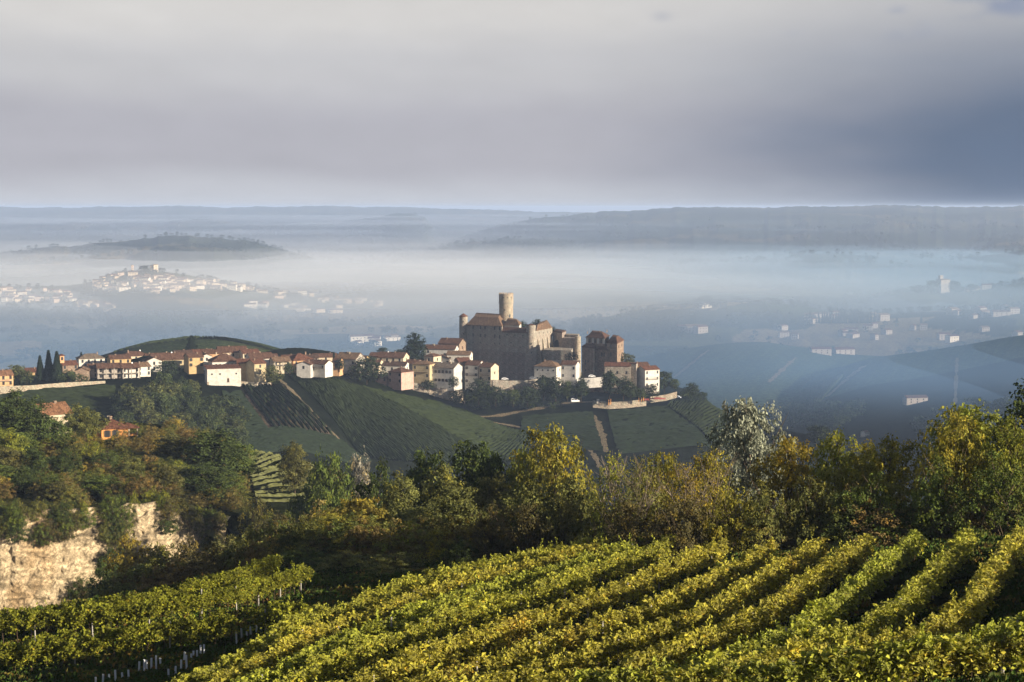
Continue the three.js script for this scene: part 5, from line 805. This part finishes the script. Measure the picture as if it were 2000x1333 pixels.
// the wooded left hill
{
  const r = rng(55), limit = [[-80, 800], [60, 815], [66, 842], [128, 842], [140, 815], [180, 830], [188, 880], [265, 882], [300, 890], [430, 900], [520, 1000]];
  const cliffFree = (px, py) => inPoly(px, py, [[-60, 1030], [10, 1040], [50, 1060], [110, 1085], [130, 1025], [175, 1030], [208, 1060], [208, 1120], [130, 1140], [80, 1215], [-60, 1240]]) || inPoly(px, py, [[244, 975], [305, 975], [335, 1010], [400, 1025], [410, 1085], [330, 1085], [246, 1075]]);
  const kinds = ['round', 'tall', 'round', 'airy', 'bush', 'round'], mats = ['green', 'deep', 'olive', 'green', 'olive', 'deep', 'green', 'lime', 'russet'];
  for (let k = 0; k < 92; k++) {
    const px = lerp(-70, 445, (k * 0.618034) % 1), d = lerp(338, 462, Math.pow(r(), 0.8)), g = G(px, d), hgt = 3.5 + 4.5 * r(), lim = pl(limit, px);
    let top = HORIZON + (CAMY - g.y - hgt) / d * F; if (d > 425 && px > 40 && px < 290) continue; top = Math.max(top, lim + 20 * r());
    if ((CAMY - g.y) / d * F + HORIZON - top < 16) continue;
    const m = mats[Math.floor(r() * mats.length)];
    tree(kinds[k % 6], px, top, 46 + 34 * r(), d, m, `${HUE[m]} ${FORM[kinds[k % 6]]} tree in the left hill's wood, ${third(px, -70, 445, ['left', 'middle', 'right'])} part, ${third(d, 338, 462, ['near the cliff', 'halfway up', 'towards the houses'])}`, { group: 'mixed wood on the left hill' });
  }
  // shrubs clinging to the cliff between its bare patches
  for (let k = 0; k < 150; k++) {
    const px = lerp(-70, 440, r()), v = r(), f = pl(leftFront, px), t = pl(leftTop, px), d = f - 6.5 - 8 * v, y = CAMY + t - 19 * v - 0.6, py = HORIZON + (CAMY - y) / d * F;
    if (cliffFree(px, py - 14) || cliffFree(px, py - 34)) continue;
    let mm; const s = 0.28 + 0.42 * r(), b = tree('bush', px, py - 20 - 30 * s, 26 + 36 * s, d, mm = ['green', 'olive', 'brown', 'deep', 'russet'][Math.floor(r() * 5)], `${HUE[mm]} shrub clinging to the ${third(v, 0, 1, ['upper', 'middle', 'lower'])} face of the tawny cliff, ${third(px, -70, 440, ['left end', 'middle', 'right end'])}`, { group: 'shrubs on the cliff face', base: py + 6 });
  }
  for (let k = 0; k < 46; k++) { // bushes along the cliff's rim
    let mr; const px = lerp(-70, 440, (k + r()) / 46), f = pl(leftFront, px), d = f - 2 - 4 * r(), y = CAMY + pl(leftTop, px) - 0.6, py = HORIZON + (CAMY - y) / d * F;
    tree('bush', px, py - 14 - 22 * r(), 22 + 22 * r(), d, mr = ['green', 'olive', 'deep', 'lime'][Math.floor(r() * 4)], `${HUE[mr]} bush hanging over the rim of the tawny cliff, ${third(px, -70, 440, ['left end', 'middle', 'right end'])}`, { group: 'bushes on the rim of the cliff', base: py + 8 });
  }
  // undergrowth: low scrub that nobody could count
  const place = [], col = [], M = new THREE.Matrix4(), q = new THREE.Quaternion(), e = new THREE.Euler(), s3 = new THREE.Vector3();
  const add = (x, z, s, c) => { e.set(0, r() * 6.28, 0); q.setFromEuler(e); s3.set(s, s * (0.7 + 0.5 * r()), s); place.push(M.clone().compose(V(x, H(x, z) - 0.2, z), q, s3)); const v = 0.7 + 0.6 * r(); col.push(new THREE.Color().setRGB(c[0] * v, c[1] * v, c[2] * v)); };
  const tones = [[0.10, 0.11, 0.03], [0.07, 0.09, 0.025], [0.13, 0.11, 0.04], [0.18, 0.15, 0.035], [0.12, 0.09, 0.035]];
  for (let k = 0; k < 620; k++) { const px = lerp(-120, 720, r()), d = lerp(336, 480, r()); if (inPoly(px, 900, [[468, 0], [640, 0], [640, 2000], [468, 2000]]) && d > 366) continue; if (d > 436 && px > 30 && px < 300 && r() < 0.7) continue; const p = G(px, d); add(p.x, p.z, 0.35 + 0.5 * r(), tones[Math.floor(r() * 5)]); }
  for (let k = 0; k < 520; k++) { const px = lerp(215, 700, r()), d = lerp(175, 330, r()), p = G(px, d); add(p.x, p.z, 0.5 + 0.7 * r(), tones[Math.floor(r() * 5)]); }
  for (let k = 0; k < 520; k++) { const px = lerp(480, 2150, r()), x0 = (px - 1000) / F * 120, d = pl(FIELD_END, x0) + 5 + 95 * r() * r(), p = G(px, d); add(p.x, p.z, 0.25 + 0.5 * r(), tones[Math.floor(r() * 5)]); }
  const im = shadows(new THREE.InstancedMesh(SHAPES.bush[0].crown, leafMat(1, 1, 1, 0), place.length)); place.forEach((m, i) => { im.setMatrixAt(i, m); im.setColorAt(i, col[i]); }); im.name = 'undergrowth'; im.userData.kind = 'stuff'; scene.add(im);
}
// trees of the village hill
[
  ['fir', 78, 695, 26, 925, 'fir', 'leftmost and smallest of the three dark firs at the left end of the village', 742],
  ['fir', 95, 685, 30, 925, 'fir', 'middle and tallest of the three dark firs at the left end of the village', 743],
  ['fir', 111, 687, 32, 922, 'fir', 'right one of the three dark firs, beside the bell tower', 744],
  ['mround', 34, 710, 34, 905, 'midolive', 'round brownish tree between the leftmost house and the firs', 750],
  ['mround', 52, 722, 26, 900, 'mid', 'green tree right of the round brownish tree at the left end', 752],
  ['mround', 133, 722, 34, 905, 'mid', 'green tree in front of the firs and the brick barn', 752],
  ['mbush', 158, 733, 24, 900, 'mid', 'bush below the brick barn', 752],
  ['mround', 327, 703, 52, 950, 'middark', 'large dark round tree in front of the long yellow house', 745],
  ['fir', 374, 656, 36, 1090, 'fir', 'tall ragged fir on the skyline of the village', 690],
  ['mround', 215, 692, 20, 1110, 'mid', 'tree at the left end of the round hilltop behind the village', 706],
  ['cypress', 158, 688, 8, 1050, 'fir', 'small dark cypress behind the pale hipped house', 700],
  ['mround', 530, 712, 38, 962, 'midolive', 'round tree at the top of the striped vineyard', 752],
  ['mround', 565, 708, 20, 985, 'mid', 'small tree in front of the porch house', 732],
  ['cypress', 652, 688, 10, 1040, 'fir', 'dark cypress between the balcony house and the tan-roofed house', 722],
  ['mtall', 663, 700, 16, 1030, 'middark', 'dark tree right of the dark cypress', 726],
  ['mround', 697, 712, 34, 1045, 'midolive', 'low dull tree below the tan-roofed house', 744],
  ['mround', 716, 694, 62, 1042, 'middark', 'big dark round tree at the middle of the village', 748],
  ['cedar', 813, 650, 46, 1120, 'fir', 'big dark cedar rising left of the castle', 712],
  ['mround', 748, 678, 26, 1150, 'middark', 'dark tree on the skyline left of the cedar', 695],
  ['mround', 780, 682, 30, 1160, 'middark', 'second dark tree on the skyline left of the cedar', 697],
  ['mround', 618, 688, 12, 1120, 'mid', 'lone small tree on the skyline at the middle of the village', 703],
  ['mround', 1021, 626, 22, 1218, 'middark', 'dark tree inside the castle right of the keep', 655],
  ['mround', 1050, 623, 22, 1222, 'middark', 'dark tree behind the corner tower of the castle', 655],
  ['mtall', 1081, 638, 9, 1216, 'middark', 'small dark tree at the right end of the castle', 660],
  ['mround', 1117, 686, 24, 1150, 'middark', 'dark bush clump under the castle outwork', 712],
  ['mround', 885, 734, 22, 1066, 'middark', 'small dark tree at the right front of the long pale house', 760],
  ['mround', 935, 738, 46, 1058, 'middark', 'dark tree below the white balcony house', 788],
  ['mround', 968, 752, 44, 1056, 'middark', 'dark tree below the left end of the terrace wall', 792],
  ['mround', 1002, 758, 40, 1058, 'mid', 'dark green tree below the middle of the terrace wall', 794],
  ['mround', 1030, 755, 40, 1060, 'middark', 'dark tree below the right end of the terrace wall', 792],
  ['mtall', 1062, 732, 34, 1070, 'middark', 'tall dark tree in front of the left corner of the round-window building', 780],
  ['mtall', 1085, 736, 30, 1068, 'middark', 'tall dark tree in front of the middle of the round-window building', 782],
  ['mround', 1108, 742, 30, 1068, 'mid', 'dark tree in front of the plain pale annex', 782],
  ['mtall', 1135, 738, 28, 1068, 'middark', 'tall dark tree right of the plain pale annex', 784],
  ['mtall', 1190, 722, 34, 1078, 'middark', 'tall dark tree in front of the long stone house, left one', 778],
  ['mtall', 1218, 735, 26, 1076, 'middark', 'dark tree in front of the long stone house, right one', 780],
  ['mround', 1232, 745, 24, 1078, 'middark', 'dark tree at the foot of the square brick stack', 782],
  ['mround', 1298, 722, 40, 1108, 'middark', 'round dark tree right of the flaking white house', 765],
  ['mround', 1275, 750, 30, 1088, 'middark', 'dark bushy tree below the flaking white house', 778],
  ['mround', 1252, 758, 24, 1084, 'mid', 'small dark tree between the building site and the flaking white house', 780],
  ['mround', 1318, 738, 22, 1108, 'mid', 'small tree at the right tip of the village', 764],
  ['mround', 1352, 746, 36, 1104, 'middark', 'dark tree with a pointed top at the right tip of the village hill', 788],
  ['mround', 1372, 764, 22, 1104, 'middark', 'rounded dark tree just right of the pointed one at the hill tip', 788],
  ['mbush', 1225, 692, 30, 1130, 'midolive', 'olive bush right of the brick palace', 712],
  ['mbush', 905, 762, 40, 1062, 'middark', 'dark bush above the lane under the white balcony house', 786],
  ['mround', 835, 742, 28, 1068, 'middark', 'dark tree below the tall yellow house', 764],
].forEach(([k, px, top, w, d, m, label, base]) => tree(k, px, top, w, d, m, label, { base, name: k === 'fir' ? 'fir_tree' : k === 'cypress' ? 'cypress' : k === 'cedar' ? 'cedar' : undefined }));
{ // the wooded bank below the left of the village, and scrub under the castle
  const r = rng(66);
  for (let k = 0; k < 74; k++) {
    const t = (k + 0.5) / 74, px = lerp(235, 470, (k * 0.618034) % 1), lim = pl([[235, 758], [262, 735], [300, 742], [340, 738], [395, 748], [420, 768], [470, 790]], px), base = lerp(lim + 26, 905, Math.sqrt(r()) * t + (1 - Math.sqrt(r())) * 0.3), p = hit(px, Math.min(base, 900), 640, 1200), d = -p.z;
    let mb; if (px > 430 && base < 800) continue;
    tree(['mround', 'mround', 'mtall'][k % 3], px, base - (24 + 30 * r()) * 950 / d, 30 + 26 * r(), d, mb = ['mid', 'midolive', 'middark', 'mid'][Math.floor(r() * 4)], `${HUE[mb]} ${FORM[['mround', 'mround', 'mtall'][k % 3]]} tree of the bank below the village, ${third(px, 235, 470, ['left', 'middle', 'right'])} part, ${third(base, 750, 905, ['near the houses', 'halfway down', 'at its foot'])}`, { group: 'trees on the wooded bank below the village' }).position.y = p.y - 0.3;
  }
  for (let k = 0; k < 46; k++) { const px = lerp(905, 1330, r()), py = lerp(778, 800, r()) - (px > 1150 ? 4 : 0), p = hit(px, py, 900, 1250), d = -p.z; if (px > 1100 && px < 1140) continue; if (px > 1150 && py > 776) continue; tree('mbush', px, py - 12 - 12 * r(), 22 + 16 * r(), d, ['middark', 'mid'][k % 2], 'low dark shrub on the bank below the castle and the palace', { group: 'dark shrubs on the bank below the castle' }).position.y = p.y - 0.2; }
}
// ---------- far places in the haze ----------
{
  const r = rng(88), farWalls = [wallM(0.72, 0.68, 0.62), wallM(0.66, 0.56, 0.44), wallM(0.62, 0.50, 0.42), wallM(0.36, 0.33, 0.31)], farRoof = [R.red, R.tan, R.brown];
  const shape = (w, d, h) => { const g = new THREE.Group(); mesh('wall', prism([[-d / 2, -3], [d / 2, -3], [d / 2, h], [0, h + d * 0.2], [-d / 2, h]], w, 'x'), farWalls[0], g); mesh('roof', roofGeo('gable', w, d, h, 0.4, 'x')[0], farRoof[0], g); const n = []; for (let k = 0; k < 3; k++) for (const y of [0.3, 0.72]) n.push(box(1.1, 1.5, 0.16, (k - 1) * w * 0.29, h * y, d / 2)); n.forEach((q) => mesh('window', q, pane, g)); return g; };
  const types = [shape(12, 9, 6.5), shape(16, 10, 8.5), shape(9, 8, 7), shape(22, 10, 6)];
  const put = (px, py, label, group, d0, d1, o = {}) => {
    const ti = o.t ?? Math.floor(r() * 4), wi = o.w ?? Math.floor(r() * 3), ri = Math.floor(r() * 3), p = hit(px, py, d0, d1), g = types[ti].clone(); p.y -= 0.5;
    g.children[0].material = farWalls[wi]; g.children[1].material = farRoof[ri];
    g.name = 'far_house'; if (group) label = `${['', 'large ', 'small ', 'low long '][ti]}${['white', 'cream', 'tan', 'greyish'][wi]} house with ${['red', 'tan', 'brown'][ri]} roof ${label}`;
    tag(g, label, 'house', group); g.position.copy(p); g.rotation.y = o.yaw ?? lerp(-0.3, 1.1, r()); g.scale.setScalar(o.s ?? 0.9 + 0.4 * r()); scene.add(g); return g;
  };
  const zone = (n, poly, label, group, d0, d1, o) => { const xs = poly.map((p) => p[0]), ys = poly.map((p) => p[1]); let k = 0, tries = 0; while (k < n && tries++ < n * 40) { const px = lerp(Math.min(...xs), Math.max(...xs), r()), py = lerp(Math.min(...ys), Math.max(...ys), r()); if (!inPoly(px, py, poly)) continue; put(px, py, label, group, d0, d1, o); k++; } };
  zone(66, [[270, 545], [300, 538], [375, 548], [380, 568], [300, 573], [285, 565]], 'packed below the tower of the hazy hill town', 'pale houses packed below the tower of the hazy hill town', 2600, 4600);
  zone(34, [[180, 556], [240, 536], [275, 540], [290, 565], [180, 572]], 'on the left flank of the hazy hill town', 'pale houses on the left flank of the hill town', 2600, 4600);
  zone(22, [[380, 550], [450, 553], [520, 568], [520, 574], [380, 566]], 'on the right shoulder of the hazy hill town', 'pale houses on the right shoulder of the hill town', 2600, 4600);
  zone(36, [[-10, 568], [60, 566], [150, 570], [150, 592], [-10, 592]], 'in the hazy suburb at the far left', 'pale houses of the suburb at the far left', 2600, 4600);
  zone(14, [[140, 594], [230, 598], [230, 608], [140, 604]], 'in the row under the hazy hill town', 'pale houses under the hill town', 2500, 4600);
  zone(24, [[530, 572], [640, 580], [760, 592], [760, 604], [540, 584]], 'along the hazy ridge right of the hill town', 'pale houses along the hazy ridge', 2500, 4600);
  zone(14, [[470, 594], [660, 604], [660, 614], [480, 602]], 'on the hazy slope below the ridge', 'pale houses on the slope below the ridge', 2500, 4600);
  zone(12, [[690, 664], [770, 666], [770, 676], [690, 676]], 'in the hazy hamlet behind the village', 'white buildings of the hazy valley hamlet', 1800, 3600, { w: 0 });
  zone(16, [[1580, 616], [1800, 616], [2000, 604], [2000, 622], [1580, 634]], 'beside the hazy line of conifers at right', 'hazy houses beside the conifers', 2000, 3600, { w: 3 });
  zone(18, [[1480, 642], [1580, 640], [1900, 640], [2000, 648], [2000, 664], [1700, 668], [1480, 662]], 'on the hazy plain at right', 'houses scattered over the hazy plain', 1900, 3400, { w: 3 });
  zone(8, [[1315, 643], [1375, 643], [1375, 655], [1315, 655]], 'in the hazy hamlet right of the castle', 'houses of the reddish hamlet', 1900, 3600, { w: 3 });
  zone(7, [[1890, 556], [1990, 552], [1990, 570], [1890, 572]], 'on the hazy ridge at the right edge', 'faint houses on the right ridge', 2500, 4600, { w: 3 });
  put(1860, 668, 'white two-storey house alone on the hazy plain at right', null, 1900, 3000, { t: 1, w: 0, yaw: 0.5, s: 1.05 });
  put(1378, 602, 'white villa among tall trees on the hazy hilltop right of the castle', null, 2400, 3600, { t: 1, w: 0, yaw: 0.3, s: 1.2 });
  put(1603, 691, 'left building of the red-roofed farm between the two near hazy hills', null, 1700, 2200, { t: 3, w: 3, yaw: 0.1, s: 0.95 });
  put(1648, 692, 'right building of the red-roofed farm between the two near hazy hills', null, 1700, 2200, { t: 3, w: 3, yaw: 0.25, s: 1.0 });
  put(1788, 787, 'long low building with a reddish roof on the hazy slope at right', null, 1000, 1700, { t: 3, w: 3, yaw: 0.2, s: 0.8 });
  put(1690, 852, 'small white building on the hazy valley floor beyond the golden trees', null, 900, 1700, { t: 2, w: 0, s: 0.5 });
  // towers of the hill town and the mansion on the right ridge
  const far = (px, top, base, d, wpx, name, label, cat, m, yaw = 0.5) => { const g = thing(name, label, cat, P(px, base, d), yaw), s = d / F, w = wpx * s, h = (base - top) * s; mesh('wall', box(w, h + 10, w, 0, (h - 10) / 2, 0), m, g); const [rg] = roofGeo('hip', w, w, h, 0.25, 'x'); mesh('roof', rg, R.tan, g); for (let k = 0; k < 3; k++) for (const t of [0, 1]) { const q = mesh('window', box(1.6, 2.6, 0.3), pane, g); q.position.set(t ? w / 2 : 0, h * (0.35 + 0.25 * k), t ? 0 : w / 2); q.rotation.y = t * Math.PI / 2; } return g; };
  far(303, 517, 540, 4190, 9, 'town_tower', 'tall square tower at the top of the hazy hill town', 'tower', farWalls[1]); far(296, 519, 540, 4190, 6, 'town_tower', 'narrower tower joined to the left of the tall square one in the hill town', 'tower', farWalls[2]);
  far(258, 518, 534, 4180, 4, 'town_tower', 'slim bell tower at the left of the hilltop trees in the hazy town', 'tower', farWalls[2]);
  const man = far(1842, 546, 572, 4080, 20, 'mansion', 'hazy mansion with a small turret among trees on the right ridge', 'mansion', farWalls[3], 0.3); { const s = 4080 / F; mesh('turret', box(7 * s, 10 * s, 7 * s, -5 * s, 29 * s, 0), farWalls[3], man); }
  // conifers and other single trees that stand out on the far hills
  const conifer = (px, top, base, w, d0, d1, label, group, kind = 'fir', mat = 'fir') => { const p = hit(px, base, d0, d1), d = -p.z; tree(kind, px, top, w, d, mat, label, { group, name: kind === 'fir' ? 'fir_tree' : kind === 'cypress' ? 'cypress' : 'tree', v: 0 }).position.copy(p); };
  for (let k = 0; k < 24; k++) conifer(1582 + k * 5.4 + r() * 3, 606 + 6 * Math.sin(k) + r() * 5, 632, 7 + 3 * r(), 2000, 3500, 'dark hazy conifer in the long line at right', 'conifers in the hazy line at right');
  conifer(1752, 612, 630, 6, 2000, 3500, 'single hazy conifer right of the long conifer line'); conifer(1800, 612, 632, 7, 2000, 3500, 'second single hazy conifer right of the long conifer line');
  for (const [px, top, w, l] of [[1377, 574, 26, 'tallest of the round trees round the hilltop villa'], [1362, 582, 18, 'round tree at the left of the hilltop villa'], [1395, 584, 22, 'round tree at the right of the hilltop villa'], [1336, 591, 13, 'small round tree farther left of the hilltop villa'], [1416, 592, 12, 'low tree right of the cypress by the hilltop villa']]) conifer(px, top, 604, w, 2400, 3700, l, null, 'mround', 'middark');
  conifer(1408, 576, 603, 5, 2400, 3700, 'thin dark cypress by the hilltop villa', null, 'cypress');
  conifer(1478, 585, 597, 26, 2400, 3700, 'low round clump of trees on the ridge right of the hilltop villa', null, 'mround', 'middark');
  for (const [px, top, w, l] of [[1795, 556, 22, 'hazy tree left of the mansion, outer one'], [1820, 545, 26, 'tall hazy tree close to the left of the mansion'], [1866, 547, 22, 'hazy tree close to the right of the mansion'], [1898, 553, 22, 'hazy tree farther right of the mansion']]) conifer(px, top, 574, w, 3000, 4600, l, null, 'mround', 'middark');
  for (const [px, top, w, l] of [[280, 517, 26, 'dark round trees crowning the hazy hill town'], [330, 598, 18, 'hazy tree on the knoll below the hill town'], [40, 602, 44, 'low hazy wood under the suburb at the far left']]) conifer(px, top, top + 20, w, 2600, 4600, l, null, 'mround', 'middark');
  // woods and hedges that read as one mass
  const lp = midShape(700, { leaves: 150, per: 5, leaf: 1.15, clump: 0.8, lobes: 7, r: 4 }), place = [], M = new THREE.Matrix4(), q = new THREE.Quaternion(), e = new THREE.Euler(), s3 = new THREE.Vector3();
  const grow = (x, z, s) => { if (H(x, z) - CAMY > -48) return; e.set(0, r() * 6.28, 0); q.setFromEuler(e); s3.set(s * (0.9 + 0.4 * r()), s * (0.8 + 0.5 * r()), s * (0.9 + 0.4 * r())); place.push(M.clone().compose(V(x, H(x, z) - 1, z), q, s3)); };
  for (let k = 0; k < 9000; k++) { const px = lerp(-200, 2200, r()), d = 2250 * Math.pow(5.2, r()), x = (px - 1000) / F * d; if (fbm(x * 0.0042 + 3, d * 0.0032, 3) < 0.12 && r() > 0.05) continue; grow(x, -d, d > 5500 ? 1.6 : 1); }
  for (const rd of RIDGES) if (rd.d > 2500) for (let k = 0; k < (rd.d > 9000 ? 500 : 300); k++) { const px = lerp(-100, 2100, r()); if (vnoise(px * 0.03, rd.d) < -0.1) continue; const d = rd.d * (1 + (r() - 0.5) * 0.02); if (rd.d > 9000 && fbm(px * 0.012, rd.d, 3) < 0.05) continue; grow((px - 1000) / F * d, -d, rd.d > 5500 ? 1.3 : 1); }
  for (let k = 0; k < 420; k++) { const px = lerp(1120, 1330, r()), py = lerp(628, 668, r()), p = hit(px, py, 2000, 3600); grow(p.x, p.z, 1); }
  for (let k = 0; k < 500; k++) { const px = lerp(1500, 2000, r()), py = lerp(800, 870, r()), p = hit(px, py, 850, 1900); if (fbm(p.x * 0.012, p.z * 0.008, 3) < 0.05) continue; grow(p.x, p.z, 0.9); }
  const im = shadows(new THREE.InstancedMesh(lp.crown, LM.middark, place.length)); place.forEach((m, i) => im.setMatrixAt(i, m)); im.name = 'distant_wood'; im.userData.kind = 'stuff'; scene.add(im);
}
const renderer = new THREE.WebGLRenderer({ antialias: true });
renderer.toneMapping = THREE.LinearToneMapping; renderer.toneMappingExposure = EXPOSURE;
renderer.shadowMap.enabled = true; renderer.shadowMap.type = THREE.PCFSoftShadowMap;
renderer.setSize(1024, 682);
renderer.render(scene, camera);
